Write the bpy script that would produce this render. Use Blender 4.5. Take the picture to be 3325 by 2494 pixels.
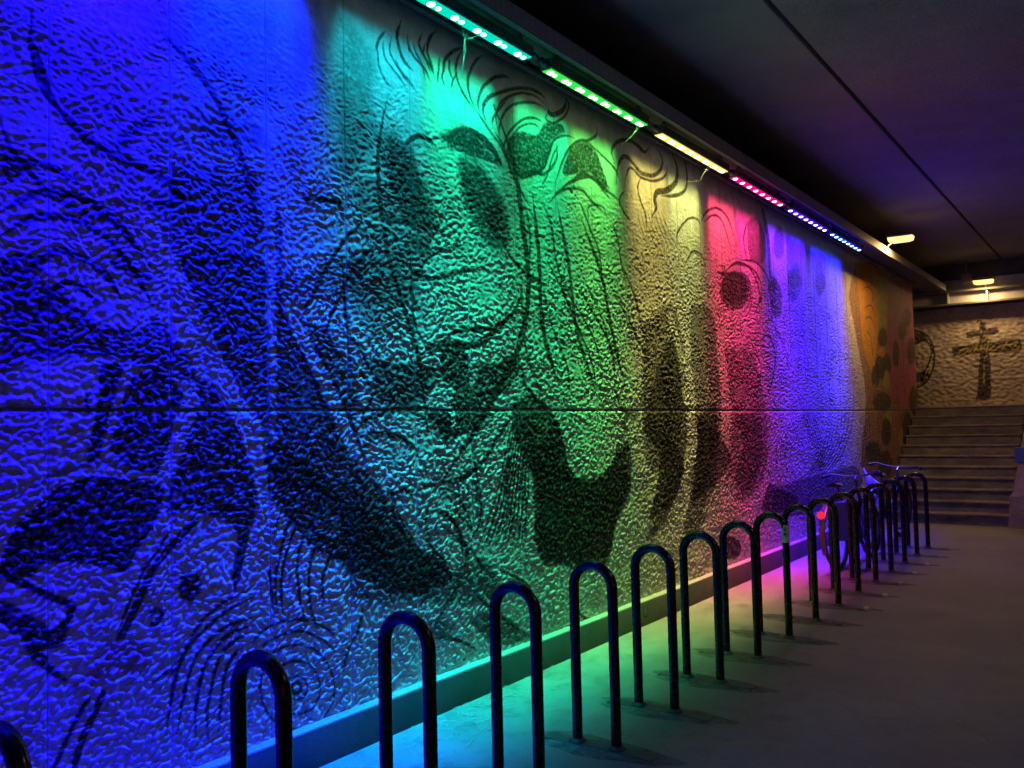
import bpy, math, random
import numpy as np
from mathutils import Matrix, Vector

# ------------------------------------------------------------------ scene, camera, world
for o in list(bpy.data.objects):
    bpy.data.objects.remove(o)
SC = bpy.context.scene
COL = SC.collection
random.seed(7)
RNG = np.random.default_rng(11)

PW, PH = 3325.0, 2494.0                     # size of the photograph the measurements refer to
YAW, PITCH, ROLL, FPX = math.radians(35.488), math.radians(2.694), math.radians(-1.300), 2850.1
CAM = np.array([3.09, 0.0, 1.5])
_f = np.array([-math.sin(YAW) * math.cos(PITCH), math.cos(YAW) * math.cos(PITCH), math.sin(PITCH)])
_r0 = np.array([math.cos(YAW), math.sin(YAW), 0.0])
_u0 = np.cross(_r0, _f)
_r = math.cos(ROLL) * _r0 + math.sin(ROLL) * _u0
_u = -math.sin(ROLL) * _r0 + math.cos(ROLL) * _u0
cam_data = bpy.data.cameras.new('camera')
cam_data.sensor_fit = 'HORIZONTAL'
cam_data.sensor_width = 36.0
cam_data.lens = 36.0 * FPX / PW
cam_data.clip_start = 0.05
cam_data.clip_end = 2000.0
cam = bpy.data.objects.new('camera', cam_data)
COL.objects.link(cam)
cam.matrix_world = Matrix(((_r[0], _u[0], -_f[0], CAM[0]), (_r[1], _u[1], -_f[1], CAM[1]),
                           (_r[2], _u[2], -_f[2], CAM[2]), (0, 0, 0, 1)))
SC.camera = cam

world = bpy.data.worlds.new('World')
SC.world = world
world.use_nodes = True
wn = world.node_tree
wn.nodes.clear()
sky = wn.nodes.new('ShaderNodeTexSky')
sky.sky_type = 'NISHITA'
sky.sun_disc = False
sky.sun_elevation = math.radians(1.5)
sky.sun_rotation = math.radians(120)
sky.dust_density = 3.0
bg = wn.nodes.new('ShaderNodeBackground')
bg.inputs['Strength'].default_value = 0.018
wo = wn.nodes.new('ShaderNodeOutputWorld')
wn.links.new(sky.outputs[0], bg.inputs['Color'])
wn.links.new(bg.outputs[0], wo.inputs['Surface'])

SC.view_settings.view_transform = 'Standard'
SC.view_settings.look = 'None'
SC.view_settings.exposure = 0.0
SC.view_settings.gamma = 1.0
SC.view_settings.use_curve_mapping = False
SC.render.engine = 'CYCLES'
SC.cycles.use_denoising = True
SC.cycles.max_bounces = 5
SC.cycles.diffuse_bounces = 4
SC.cycles.glossy_bounces = 3
SC.cycles.sample_clamp_indirect = 4.0

# strengths of the lamps that the place has
LED_POWER = 1.0
LAMP_POWER = 1.0


# ------------------------------------------------------------------ measuring helpers
def ray(px, py):
    d = (px - PW / 2) * _r - (py - PH / 2) * _u + FPX * _f
    return d / np.linalg.norm(d)


def on_wall(px, py, X=0.0):
    d = ray(px, py)
    q = CAM + d * ((X - CAM[0]) / d[0])
    return q[1], q[2]


def on_back(px, py, Y):
    d = ray(px, py)
    q = CAM + d * (Y / d[1])
    return q[0], q[2]


def on_floor(px, py, z=0.0):
    d = ray(px, py)
    q = CAM + d * ((z - CAM[2]) / d[2])
    return q[0], q[1]


# ------------------------------------------------------------------ noise in numpy
def pnoise(x, y, seed=0):
    xi = np.floor(x).astype(np.int64)
    yi = np.floor(y).astype(np.int64)
    xf = x - xi
    yf = y - yi

    def g(ix, iy, dx, dy):
        h = (ix * 374761393 + iy * 668265263 + seed * 982451653) & 0xffffffff
        h = ((h ^ (h >> 13)) * 1274126177) & 0xffffffff
        h = h ^ (h >> 16)
        a = (h & 0xffff).astype(np.float64) * (2 * math.pi / 65536)
        return np.cos(a) * dx + np.sin(a) * dy
    u = xf * xf * xf * (xf * (xf * 6 - 15) + 10)
    v = yf * yf * yf * (yf * (yf * 6 - 15) + 10)
    a = g(xi, yi, xf, yf)
    b = g(xi + 1, yi, xf - 1, yf)
    c = g(xi, yi + 1, xf, yf - 1)
    d = g(xi + 1, yi + 1, xf - 1, yf - 1)
    return (a + (b - a) * u) + ((c + (d - c) * u) - (a + (b - a) * u)) * v


# ------------------------------------------------------------------ mesh helpers
class MB:
    def __init__(self):
        self.v = []
        self.f = []

    def quad_strip(self, rings, closed=True, caps=True):
        n = len(rings[0])
        b = len(self.v)
        for r in rings:
            self.v += [tuple(p) for p in r]
        for i in range(len(rings) - 1):
            for j in range(n if closed else n - 1):
                k = (j + 1) % n
                self.f.append((b + i * n + j, b + i * n + k, b + (i + 1) * n + k, b + (i + 1) * n + j))
        if caps:
            self.f.append(tuple(b + j for j in reversed(range(n))))
            self.f.append(tuple(b + (len(rings) - 1) * n + j for j in range(n)))
        return self

    def box(self, x0, x1, y0, y1, z0, z1, bev=0.0):
        if bev <= 0:
            b = len(self.v)
            self.v += [(x, y, z) for x in (x0, x1) for y in (y0, y1) for z in (z0, z1)]
            for q in ((0, 1, 3, 2), (4, 6, 7, 5), (0, 4, 5, 1), (2, 3, 7, 6), (0, 2, 6, 4), (1, 5, 7, 3)):
                self.f.append(tuple(b + i for i in q))
        else:
            e = bev

            def ring(z, i):
                return [(x0 + i + e, y0 + i, z), (x1 - i - e, y0 + i, z), (x1 - i, y0 + i + e, z), (x1 - i, y1 - i - e, z),
                        (x1 - i - e, y1 - i, z), (x0 + i + e, y1 - i, z), (x0 + i, y1 - i - e, z), (x0 + i, y0 + i + e, z)]
            self.quad_strip([ring(z0, e), ring(z0 + e, 0), ring(z1 - e, 0), ring(z1, e)])
        return self

    def tube(self, pts, rad, n=10, caps=True):
        pts = [Vector(p) for p in pts]
        if not isinstance(rad, (list, tuple)):
            rad = [rad] * len(pts)
        rings = []
        up = None
        for i, p in enumerate(pts):
            a = pts[max(i - 1, 0)]
            c = pts[min(i + 1, len(pts) - 1)]
            t = (c - a).normalized()
            if up is None:
                up = Vector((0, 0, 1)) if abs(t.z) < 0.9 else Vector((0, 1, 0))
            s = t.cross(up)
            s.normalize()
            up = s.cross(t)
            up.normalize()
            rings.append([p + (s * math.cos(k * 2 * math.pi / n) + up * math.sin(k * 2 * math.pi / n)) * rad[i] for k in range(n)])
        return self.quad_strip(rings, True, caps)

    def lathe(self, c, axis, prof, n=16):
        """prof: list of (radius, offset along axis)"""
        ax = Vector(axis).normalized()
        s = ax.orthogonal().normalized()
        t = ax.cross(s)
        c = Vector(c)
        rings = [[c + ax * h + (s * math.cos(k * 2 * math.pi / n) + t * math.sin(k * 2 * math.pi / n)) * max(r, 1e-4) for k in range(n)] for r, h in prof]
        return self.quad_strip(rings, True, True)

    def torus(self, c, axis, R, r, n=28, m=8):
        ax = Vector(axis).normalized()
        s = ax.orthogonal().normalized()
        t = ax.cross(s)
        c = Vector(c)
        b = len(self.v)
        for i in range(n):
            a = i * 2 * math.pi / n
            d = s * math.cos(a) + t * math.sin(a)
            for j in range(m):
                q = j * 2 * math.pi / m
                self.v.append(tuple(c + d * (R + r * math.cos(q)) + ax * (r * math.sin(q))))
        for i in range(n):
            for j in range(m):
                self.f.append((b + i * m + j, b + ((i + 1) % n) * m + j, b + ((i + 1) % n) * m + (j + 1) % m, b + i * m + (j + 1) % m))
        return self

    def build(self, name, mat, parent=None, smooth=False, loc=None):
        me = bpy.data.meshes.new(name)
        me.from_pydata(self.v, [], self.f)
        me.materials.append(mat)
        if smooth:
            me.polygons.foreach_set('use_smooth', [True] * len(me.polygons))
            try:
                me.set_sharp_from_angle(angle=math.radians(40))
            except Exception:
                pass
        me.update()
        o = bpy.data.objects.new(name, me)
        COL.objects.link(o)
        if parent:
            o.parent = parent
        if loc is not None:
            o.location = loc
        return o


def tag(o, label=None, cat=None, group=None, kind=None):
    if label:
        o['label'] = label
    if cat:
        o['category'] = cat
    if group:
        o['group'] = group
    if kind:
        o['kind'] = kind
    return o


def empty(name, loc=(0, 0, 0), rz=0.0):
    o = bpy.data.objects.new(name, None)
    o.empty_display_size = 0.1
    o.location = loc
    o.rotation_euler = (0, 0, rz)
    COL.objects.link(o)
    return o


def copy_tree(o, parent=None):
    c = o.copy()
    COL.objects.link(c)
    if parent:
        c.parent = parent
    for ch in o.children:
        copy_tree(ch, c)
    return c


# ------------------------------------------------------------------ materials
def new_mat(name):
    m = bpy.data.materials.new(name)
    m.use_nodes = True
    nt = m.node_tree
    return m, nt, nt.nodes['Principled BSDF']


def simple(name, col, rough=0.5, metal=0.0, spec=None):
    m, nt, p = new_mat(name)
    p.inputs['Base Color'].default_value = (*col, 1)
    p.inputs['Roughness'].default_value = rough
    p.inputs['Metallic'].default_value = metal
    if spec is not None:
        p.inputs['Specular IOR Level'].default_value = spec
    return m


def emitter(name, col, strength):
    m = bpy.data.materials.new(name)
    m.use_nodes = True
    nt = m.node_tree
    nt.nodes.clear()
    e = nt.nodes.new('ShaderNodeEmission')
    e.inputs[0].default_value = (*col, 1)
    e.inputs[1].default_value = strength
    o = nt.nodes.new('ShaderNodeOutputMaterial')
    nt.links.new(e.outputs[0], o.inputs[0])
    m.cycles.emission_sampling = 'NONE'
    return m


def noise_node(nt, scale, detail=4, rough=0.6, vec=None, dist=0.0):
    n = nt.nodes.new('ShaderNodeTexNoise')
    n.inputs['Scale'].default_value = scale
    n.inputs['Detail'].default_value = detail
    n.inputs['Roughness'].default_value = rough
    n.inputs['Distortion'].default_value = dist
    if vec is not None:
        nt.links.new(vec, n.inputs['Vector'])
    return n


def ramp(nt, src, stops):
    r = nt.nodes.new('ShaderNodeValToRGB')
    while len(r.color_ramp.elements) > 1:
        r.color_ramp.elements.remove(r.color_ramp.elements[-1])
    r.color_ramp.elements[0].position = stops[0][0]
    r.color_ramp.elements[0].color = (*stops[0][1], 1)
    for p_, c_ in stops[1:]:
        e = r.color_ramp.elements.new(p_)
        e.color = (*c_, 1)
    nt.links.new(src, r.inputs[0])
    return r


def geo_pos(nt, scale=(1, 1, 1)):
    g = nt.nodes.new('ShaderNodeNewGeometry')
    mp = nt.nodes.new('ShaderNodeMapping')
    mp.inputs['Scale'].default_value = scale
    nt.links.new(g.outputs['Position'], mp.inputs['Vector'])
    return mp.outputs[0]


def mix_mul(nt, a, b, fac=1.0):
    m = nt.nodes.new('ShaderNodeMixRGB')
    m.blend_type = 'MULTIPLY'
    m.inputs[0].default_value = fac
    nt.links.new(a, m.inputs[1])
    nt.links.new(b, m.inputs[2])
    return m.outputs[0]


def bump(nt, p, height, strength, dist):
    b = nt.nodes.new('ShaderNodeBump')
    b.inputs['Strength'].default_value = strength
    b.inputs['Distance'].default_value = dist
    nt.links.new(height, b.inputs['Height'])
    nt.links.new(b.outputs[0], p.inputs['Normal'])


def concrete(name, c0, c1, rough=0.8, scale=3.0, grain=120.0, bstr=0.5, bdist=0.004, stretch=(1, 1, 1), speck=0.5):
    m, nt, p = new_mat(name)
    v = geo_pos(nt, stretch)
    v1 = geo_pos(nt)
    a = noise_node(nt, scale, 8, 0.65, v)
    r = ramp(nt, a.outputs['Fac'], [(0.3, c0), (0.7, c1)])
    g = noise_node(nt, grain, 3, 0.7, v1)
    r2 = ramp(nt, g.outputs['Fac'], [(0.35, (1 - speck,) * 3), (0.65, (1 + 0.0,) * 3)])
    c = mix_mul(nt, r.outputs[0], r2.outputs[0])
    nt.links.new(c, p.inputs['Base Color'])
    p.inputs['Roughness'].default_value = rough
    bump(nt, p, g.outputs['Fac'], bstr, bdist)
    return m


# mural paint: the colour of the paint is stored on the wall's own vertices
def mural_material():
    m, nt, p = new_mat('painted_render')
    at = nt.nodes.new('ShaderNodeAttribute')
    at.attribute_name = 'paint'
    v = geo_pos(nt)
    n = noise_node(nt, 9.0, 6, 0.65, v)
    r = ramp(nt, n.outputs['Fac'], [(0.3, (0.66, 0.64, 0.62)), (0.6, (1, 1, 1))])
    c = mix_mul(nt, at.outputs['Color'], r.outputs[0])
    g = noise_node(nt, 230.0, 3, 0.7, v)
    r2 = ramp(nt, g.outputs['Fac'], [(0.3, (0.6, 0.6, 0.6)), (0.6, (1, 1, 1))])
    c = mix_mul(nt, c, r2.outputs[0])
    nt.links.new(c, p.inputs['Base Color'])
    p.inputs['Roughness'].default_value = 0.62
    p.inputs['Specular IOR Level'].default_value = 0.3
    g2 = noise_node(nt, 150.0, 3, 0.65, v)
    bump(nt, p, g2.outputs['Fac'], 0.55, 0.0035)
    return m


M = {}
M['mural'] = mural_material()
M['core'] = concrete('wall_core', (0.10, 0.10, 0.105), (0.2, 0.2, 0.2), grain=200)
M['joint'] = concrete('joint_mortar', (0.2, 0.2, 0.2), (0.4, 0.4, 0.39), grain=200)
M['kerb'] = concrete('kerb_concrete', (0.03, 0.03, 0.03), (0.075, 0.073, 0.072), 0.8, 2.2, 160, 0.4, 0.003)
M['ceiling'] = concrete('ceiling_concrete', (0.28, 0.28, 0.28), (0.46, 0.45, 0.45), 0.9, 1.1, 110, 0.5, 0.005, speck=0.55)
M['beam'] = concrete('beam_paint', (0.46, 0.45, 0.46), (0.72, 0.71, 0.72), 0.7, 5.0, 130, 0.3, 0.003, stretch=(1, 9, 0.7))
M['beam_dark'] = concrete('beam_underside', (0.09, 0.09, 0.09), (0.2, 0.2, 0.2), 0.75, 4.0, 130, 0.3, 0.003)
M['step'] = concrete('step_concrete', (0.09, 0.082, 0.082), (0.34, 0.31, 0.31), 0.85, 2.6, 120, 0.5, 0.005, stretch=(1.2, 1, 3))
M['pier'] = concrete('pier_render', (0.30, 0.22, 0.22), (0.55, 0.42, 0.42), 0.85, 5.0, 90, 0.6, 0.01)
M['black_tube'] = None
M['housing'] = simple('lamp_housing', (0.13, 0.13, 0.14), 0.45, 0.4)
M['galv'] = simple('galvanised_steel', (0.45, 0.45, 0.46), 0.4, 0.9)
M['cable'] = simple('cable_sheath', (0.03, 0.03, 0.03), 0.5)


def tube_mat():
    m, nt, p = new_mat('black_powder_coat')
    v = geo_pos(nt)
    n = noise_node(nt, 35, 5, 0.6, v)
    r = ramp(nt, n.outputs['Fac'], [(0.45, (0.012, 0.012, 0.013)), (0.75, (0.03, 0.028, 0.027))])
    nt.links.new(r.outputs[0], p.inputs['Base Color'])
    rr = ramp(nt, n.outputs['Fac'], [(0.3, (0.16,) * 3), (0.75, (0.34,) * 3)])
    nt.links.new(rr.outputs[0], p.inputs['Roughness'])
    n2 = noise_node(nt, 300, 2, 0.5, v)
    bump(nt, p, n2.outputs['Fac'], 0.12, 0.001)
    return m


M['black_tube'] = tube_mat()


def floor_material():
    m, nt, p = new_mat('worn_asphalt')
    v = geo_pos(nt)
    big = noise_node(nt, 0.9, 6, 0.6, v, 0.4)
    r = ramp(nt, big.outputs['Fac'], [(0.3, (0.16, 0.157, 0.16)), (0.7, (0.27, 0.265, 0.265))])
    mid = noise_node(nt, 6.5, 8, 0.7, v, 0.8)
    r1 = ramp(nt, mid.outputs['Fac'], [(0.34, (0.55,) * 3), (0.5, (0.95,) * 3), (0.7, (1.12,) * 3)])
    c = mix_mul(nt, r.outputs[0], r1.outputs[0])
    g = noise_node(nt, 170, 3, 0.75, v)
    r2 = ramp(nt, g.outputs['Fac'], [(0.36, (0.62,) * 3), (0.6, (1.0,) * 3), (0.74, (1.35,) * 3)])
    c = mix_mul(nt, c, r2.outputs[0])
    nt.links.new(c, p.inputs['Base Color'])
    rr = ramp(nt, mid.outputs['Fac'], [(0.35, (0.45,) * 3), (0.65, (0.72,) * 3)])
    nt.links.new(rr.outputs[0], p.inputs['Roughness'])
    bump(nt, p, g.outputs['Fac'], 0.6, 0.004)
    return m


M['floor'] = floor_material()

# ------------------------------------------------------------------ floor, kerb, ceiling
WALL_TOP = 3.735
Y_END = 16.28          # the mural wall ends here
Y_BACK = 17.30         # wall behind the landing
Y_STAIR = 13.40
X_PIER = 1.62
CEIL = 4.20

floor = MB()
floor.box(-0.5, 120, -120, 120, -0.3, 0.0)
tag(floor.build('floor', M['floor']), 'dark worn asphalt floor of the underpass', kind='structure')

k = MB()
prof = [(-0.02, 0.0), (0.052, 0.0), (0.052, 0.006), (0.052, 0.164), (0.047, 0.174), (0.034, 0.178), (-0.02, 0.180)]
kys = [-8 + i * 0.5 for i in range(int((Y_STAIR + 8) / 0.5) + 1)] + [Y_STAIR + 0.02]
k.quad_strip([[(x + (0.002 * math.sin(y * 3.1)), y, z) for x, z in prof] for y in kys])
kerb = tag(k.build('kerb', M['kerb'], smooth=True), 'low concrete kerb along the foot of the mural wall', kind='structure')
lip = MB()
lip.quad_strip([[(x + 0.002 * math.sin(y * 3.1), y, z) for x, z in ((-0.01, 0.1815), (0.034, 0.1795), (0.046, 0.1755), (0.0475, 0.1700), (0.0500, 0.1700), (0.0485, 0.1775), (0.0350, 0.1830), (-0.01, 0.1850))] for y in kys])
lip.build('kerb_lip', concrete('lit_lip_tone', (0.26, 0.26, 0.255), (0.42, 0.41, 0.40), grain=160), kerb, smooth=True)  # paler tone paints in the light caught along the kerb's top edge
hy, hz = on_wall(2097, 1985, 0.053)
h = MB()
h.lathe((0.0475, hy, hz), (1, 0, 0.03), [(0.044, 0.0), (0.044, 0.0045), (0.036, 0.005), (0.034, 0.001)], 20)
h.build('drain_hole', simple('drain_hole_shade', (0.004, 0.004, 0.004), 0.9), kerb)  # near-black disc paints the shade inside the drain hole

ceil = MB().box(-0.6, 7.2, -14, 22, CEIL + 0.12, CEIL + 0.6)
ceiling = tag(ceil.build('ceiling', M['ceiling']), 'concrete deck over the underpass', kind='structure')
sx = 1.255
MB().box(-0.6, sx - 0.014, -14, 22, CEIL, CEIL + 0.119, 0.008).build('ceiling_slab', M['ceiling'], ceiling)
MB().box(sx + 0.014, 4.6, -14, 22, CEIL + 0.003, CEIL + 0.119, 0.008).build('ceiling_slab', M['ceiling'], ceiling)
MB().box(4.63, 7.2, -14, 22, CEIL, CEIL + 0.119, 0.008).build('ceiling_slab', M['ceiling'], ceiling)

# ------------------------------------------------------------------ the mural: strokes and fills measured on the flat wall
LIGHT = np.array([0.62, 0.61, 0.595])
BLACK = np.array([0.016, 0.016, 0.017])
PRIMS = []     # (kind, points (y,z), widths, colour, alpha)


def _tr(reg, pts):
    ox, oy, s = reg
    return np.array([on_wall(ox + x * s, oy + y * s) for x, y in pts])


def smooth_line(P, n=6):
    P = np.asarray(P, float)
    if len(P) < 3:
        return P
    out = []
    for i in range(len(P) - 1):
        p0 = P[max(i - 1, 0)]
        p1 = P[i]
        p2 = P[i + 1]
        p3 = P[min(i + 2, len(P) - 1)]
        for k_ in range(n):
            t = k_ / n
            out.append(0.5 * ((2 * p1) + (-p0 + p2) * t + (2 * p0 - 5 * p1 + 4 * p2 - p3) * t * t + (-p0 + 3 * p1 - 3 * p2 + p3) * t ** 3))
    out.append(P[-1])
    return np.array(out)


def stroke(reg, w, pts, col=BLACK, a=0.95, taper=True):
    P = smooth_line(_tr(reg, pts))
    ox, oy, s = reg
    # brush width in metres, measured where the stroke is
    mx, my = pts[len(pts) // 2]
    p0 = np.array(on_wall(ox + mx * s, oy + my * s))
    p1 = np.array(on_wall(ox + mx * s, oy + (my + w) * s))
    W_ = np.linalg.norm(p1 - p0) * 0.62
    t = np.linspace(0, 1, len(P))
    ww = W_ * (np.clip(np.minimum(t, 1 - t) * 5, 0.25, 1) if taper else np.ones(len(P)))
    PRIMS.append(('s', P, ww, col, a))


def fill(reg, pts, col=BLACK, a=0.9, soft=0.02):
    P = _tr(reg, pts)
    P = smooth_line(np.vstack([P, P[:1]]), 4)[:-1]
    PRIMS.append(('f', P, soft, col, a))


def ellipse(reg, cx, cy, rx, ry, col=BLACK, a=0.95, soft=0.012):
    fill(reg, [(cx + rx * math.cos(t), cy + ry * math.sin(t)) for t in np.linspace(0, 2 * math.pi, 13)[:-1]], col, a, soft)


V = (0, 0, 1.5032)
R2 = (1100, 0, .5002)
R4 = (0, 830, .5002)
R7 = (0, 1660, .5027)
R8 = (1100, 1660, .5027)
Q4 = (900, 900, 1.1032)
Q5 = (2000, 500, 1.4706)
Q2 = (2640, 850, .7458)
R1 = (0, 0, .5002)
GREY = np.array([0.16, 0.16, 0.165])

# --- far left: sweeping bands
fill(R1, [(150, 90), (230, 60), (300, 130), (400, 250), (560, 420), (760, 560), (900, 640), (960, 720), (830, 760), (760, 900), (840, 960), (1000, 1000), (1080, 1300), (1160, 1659), (1000, 1659), (900, 1400), (760, 1190), (560, 980), (420, 800), (310, 640), (240, 400)], GREY, 0.35, 0.06)
stroke(R1, 66, [(200, 80), (205, 250), (240, 400), (290, 560), (350, 700), (430, 820), (520, 930), (620, 1060), (730, 1180), (850, 1300), (960, 1450), (1050, 1640)], BLACK, 0.85)
stroke(R1, 40, [(0, 760), (40, 900), (120, 1030), (200, 1130), (290, 1230), (400, 1310), (540, 1380), (660, 1410), (780, 1480), (880, 1600), (960, 1659)], BLACK, 0.75)
fill(R1, [(0, 900), (110, 980), (190, 1100), (160, 1180), (60, 1190), (0, 1180)], BLACK, 0.7, 0.04)
fill(R1, [(830, 830), (960, 760), (1000, 800), (880, 900), (800, 960), (740, 950)], BLACK, 0.75, 0.03)
fill(R1, [(1060, 1120), (1300, 1080), (1640, 1120), (1690, 1200), (1700, 1659), (1180, 1659), (1090, 1400)], BLACK, 0.62, 0.06)
fill(R1, [(1280, 800), (1500, 760), (1680, 820), (1700, 950), (1540, 1010), (1340, 900)], BLACK, 0.5, 0.05)
stroke(R1, 40, [(880, 1320), (1100, 1330), (1130, 1250), (1120, 1150)], BLACK, 0.8)
stroke(R1, 26, [(1950, 1290), (2060, 1290), (2199, 1320)], BLACK, 0.9)
fill(R1, [(860, 0), (1500, 0), (2000, 200), (2000, 620), (1700, 620), (1300, 500), (1000, 250)], GREY, 0.45, 0.1)
# band of light (bare) runs down between two dark zones
fill(R4, [(0, 0), (140, 40), (330, 180), (500, 330), (720, 460), (900, 480), (1030, 420), (1200, 620), (1280, 780), (1180, 800), (900, 700), (620, 640), (330, 650), (120, 690), (0, 740)], BLACK, 0.72, 0.03)
fill(R4, [(1130, 0), (1700, 0), (1740, 400), (1750, 1200), (1650, 1010), (1480, 760), (1330, 560), (1230, 330)], BLACK, 0.78, 0.03)
fill(R4, [(1250, 780), (1400, 830), (1520, 1010), (1600, 1230), (1650, 1460), (1650, 1659), (1250, 1659), (1080, 1659), (1130, 1430), (1200, 1200), (1280, 990)], BLACK, 0.8, 0.025)
stroke(R4, 34, [(700, 0), (760, 60), (850, 90), (940, 130), (1000, 160)], BLACK, 0.8)
# hat shape
fill(R4, [(660, 700), (800, 710), (770, 850), (720, 1010), (690, 1130), (640, 1300), (560, 1340), (600, 1100), (640, 900)], BLACK, 0.85, 0.012)
fill(R4, [(850, 770), (1010, 740), (1150, 830), (1200, 900), (1160, 1010), (1110, 1180), (1040, 1380), (980, 1410), (850, 1370), (720, 1280), (760, 1080), (800, 900)], BLACK, 0.8, 0.012)
stroke(R4, 30, [(0, 760), (170, 700), (400, 640), (700, 650), (950, 720), (1150, 790), (1230, 850)], BLACK, 0.5)
stroke(R4, 22, [(570, 900), (560, 960), (600, 1040)], BLACK, 0.8)
stroke(R4, 36, [(180, 1520), (330, 1430), (500, 1370), (700, 1350), (860, 1390), (1030, 1400)], BLACK, 0.4)
fill(R4, [(30, 940), (290, 960), (300, 1030), (60, 1030)], np.array([0.2, 0.06, 0.07]), 0.6, 0.03)
fill(R4, [(0, 1120), (300, 1100), (300, 1180), (0, 1200)], np.array([0.25, 0.07, 0.07]), 0.5, 0.04)
# black dome and beak
fill(R7, [(190, 0), (310, -100), (470, -190), (640, -225), (850, -215), (1060, -150), (1040, 0), (1000, 60), (920, 200), (850, 330), (820, 390), (740, 380), (640, 360), (560, 330), (420, 325), (300, 350), (200, 430), (110, 430), (0, 400), (30, 260), (80, 120)], BLACK, 0.95, 0.01)
stroke(R7, 40, [(0, 400), (150, 470), (300, 545), (460, 605), (440, 690), (400, 740)], BLACK, 0.95, False)
fill(R7, [(-200, 560), (0, 580), (180, 660), (330, 745), (420, 700), (450, 740), (430, 830), (390, 880), (250, 890), (120, 820), (0, 720), (-200, 650)], BLACK, 0.95, 0.01)
fill(R7, [(130, 840), (260, 880), (330, 980), (420, 1080), (400, 1110), (300, 1040), (200, 950)], BLACK, 0.93, 0.01)
stroke(R7, 46, [(1260, 60), (1160, 170), (1050, 290), (960, 430), (900, 570), (850, 680), (780, 810)], BLACK, 0.9, False)
stroke(R7, 22, [(1130, 60), (1040, 230), (930, 380), (860, 540), (800, 680), (750, 790)], BLACK, 0.85)
ellipse(R7, 1225, 480, 75, 92, BLACK, 0.96)
stroke(R7, 34, [(985, 660), (1015, 640), (1045, 670), (1020, 710), (990, 735)], BLACK, 0.95, False)
stroke(R7, 46, [(660, 1180), (620, 1290), (560, 1420), (500, 1560), (470, 1700)], BLACK, 0.9, False)
stroke(R7, 30, [(570, 1210), (480, 1370), (410, 1520), (330, 1690)], BLACK, 0.9, False)
fill(R7, [(700, 830), (850, 800), (960, 860), (980, 960), (900, 1050), (760, 1060), (560, 1130), (430, 1150), (560, 1060), (650, 950)], np.array([0.26, 0.09, 0.07]), 0.55, 0.03)
fill(R7, [(1250, 0), (1640, 0), (1590, 160), (1540, 300), (1530, 470), (1510, 500), (1510, 330), (1540, 160), (1450, 60)], BLACK, 0.8, 0.015)
stroke(R7, 44, [(1640, -40), (1600, 120), (1560, 280), (1530, 420), (1515, 500)], BLACK, 0.85)
for c in ([(985, 1110), (1060, 1050), (1140, 1020), (1200, 890), (1290, 730), (1440, 590), (1620, 500)],
          [(1070, 1480), (1100, 1250), (1140, 1060), (1210, 890), (1340, 750), (1520, 610), (1640, 560)],
          [(1140, 1460), (1180, 1230), (1220, 1060), (1270, 930), (1390, 800), (1540, 720), (1640, 680)],
          [(1280, 1520), (1260, 1320), (1290, 1120), (1340, 960), (1440, 830), (1560, 760), (1640, 740)],
          [(1350, 1480), (1340, 1300), (1370, 1120), (1420, 950), (1510, 840), (1620, 780)],
          [(1410, 1420), (1430, 1220), (1450, 1080), (1500, 950), (1580, 860)]):
    stroke(R7, 25, c, BLACK, 0.9)
for c in ([(1820, -20), (1770, 150), (1745, 330), (1750, 500), (1770, 690)], [(1960, -20), (1880, 180), (1830, 360), (1815, 520), (1835, 690)],
          [(2060, -20), (1950, 190), (1920, 400), (1945, 600), (1975, 740)], [(2140, 20), (2030, 250), (1995, 430), (2010, 620), (2050, 760)],
          [(2200, 140), (2130, 290), (2085, 440), (2090, 600)], [(1900, 0), (1850, 120), (1780, 420), (1790, 660)]):
    stroke(R7, 22, c, BLACK, 0.88)
for rad, a0, a1, w in ((34, 0, 6.28, 26), (75, 0, 6.28, 16), (165, -2.9, 3.0, 15), (265, -2.2, 1.9, 15), (345, -2.3, -0.7, 17), (420, -2.4, -0.9, 18), (255, 2.2, 4.0, 15), (165, 2, 4.2, 14)):
    stroke(R7, w, [(1915 + rad * .92 * math.cos(t), 1140 + rad * 1.05 * math.sin(t)) for t in np.linspace(a0, a1, 12)], BLACK, 0.88, False)

# --- lashes and curls at the top
for w, pts in ((26, [(405, 130), (378, 230), (390, 310), (420, 390), (480, 460)]), (17, [(445, 220), (455, 300), (490, 370), (560, 450), (600, 540)]),
               (19, [(540, 215), (520, 280), (545, 350), (590, 420), (605, 470)]), (22, [(630, 200), (590, 250), (575, 330), (600, 420), (620, 500)]),
               (19, [(300, 200), (260, 260), (240, 330)]), (14, [(340, 240), (330, 330), (370, 420), (420, 500), (470, 560)]),
               (13, [(290, 260), (290, 340), (320, 410), (390, 500), (440, 580)]), (16, [(655, 370), (645, 460), (640, 540)]),
               (20, [(810, 310), (740, 330), (690, 390), (680, 450), (660, 520)]), (20, [(800, 320), (765, 400), (760, 480), (790, 570), (830, 640), (870, 700)]),
               (16, [(720, 380), (715, 450), (740, 520)]), (18, [(930, 360), (880, 410), (845, 490), (840, 570), (860, 640)]),
               (13, [(835, 460), (835, 560), (860, 650), (890, 700)]), (13, [(480, 270), (500, 340), (540, 420), (560, 520)]),
               (13, [(560, 280), (550, 340), (570, 400), (600, 480)]), (14, [(365, 380), (400, 460), (460, 530), (500, 590)]),
               (12, [(250, 300), (260, 420), (300, 520), (340, 560)]), (13, [(690, 420), (670, 500), (690, 560)]), (13, [(770, 470), (740, 520), (730, 570)])):
    stroke(R2, w, pts, BLACK, 0.92)
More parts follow.
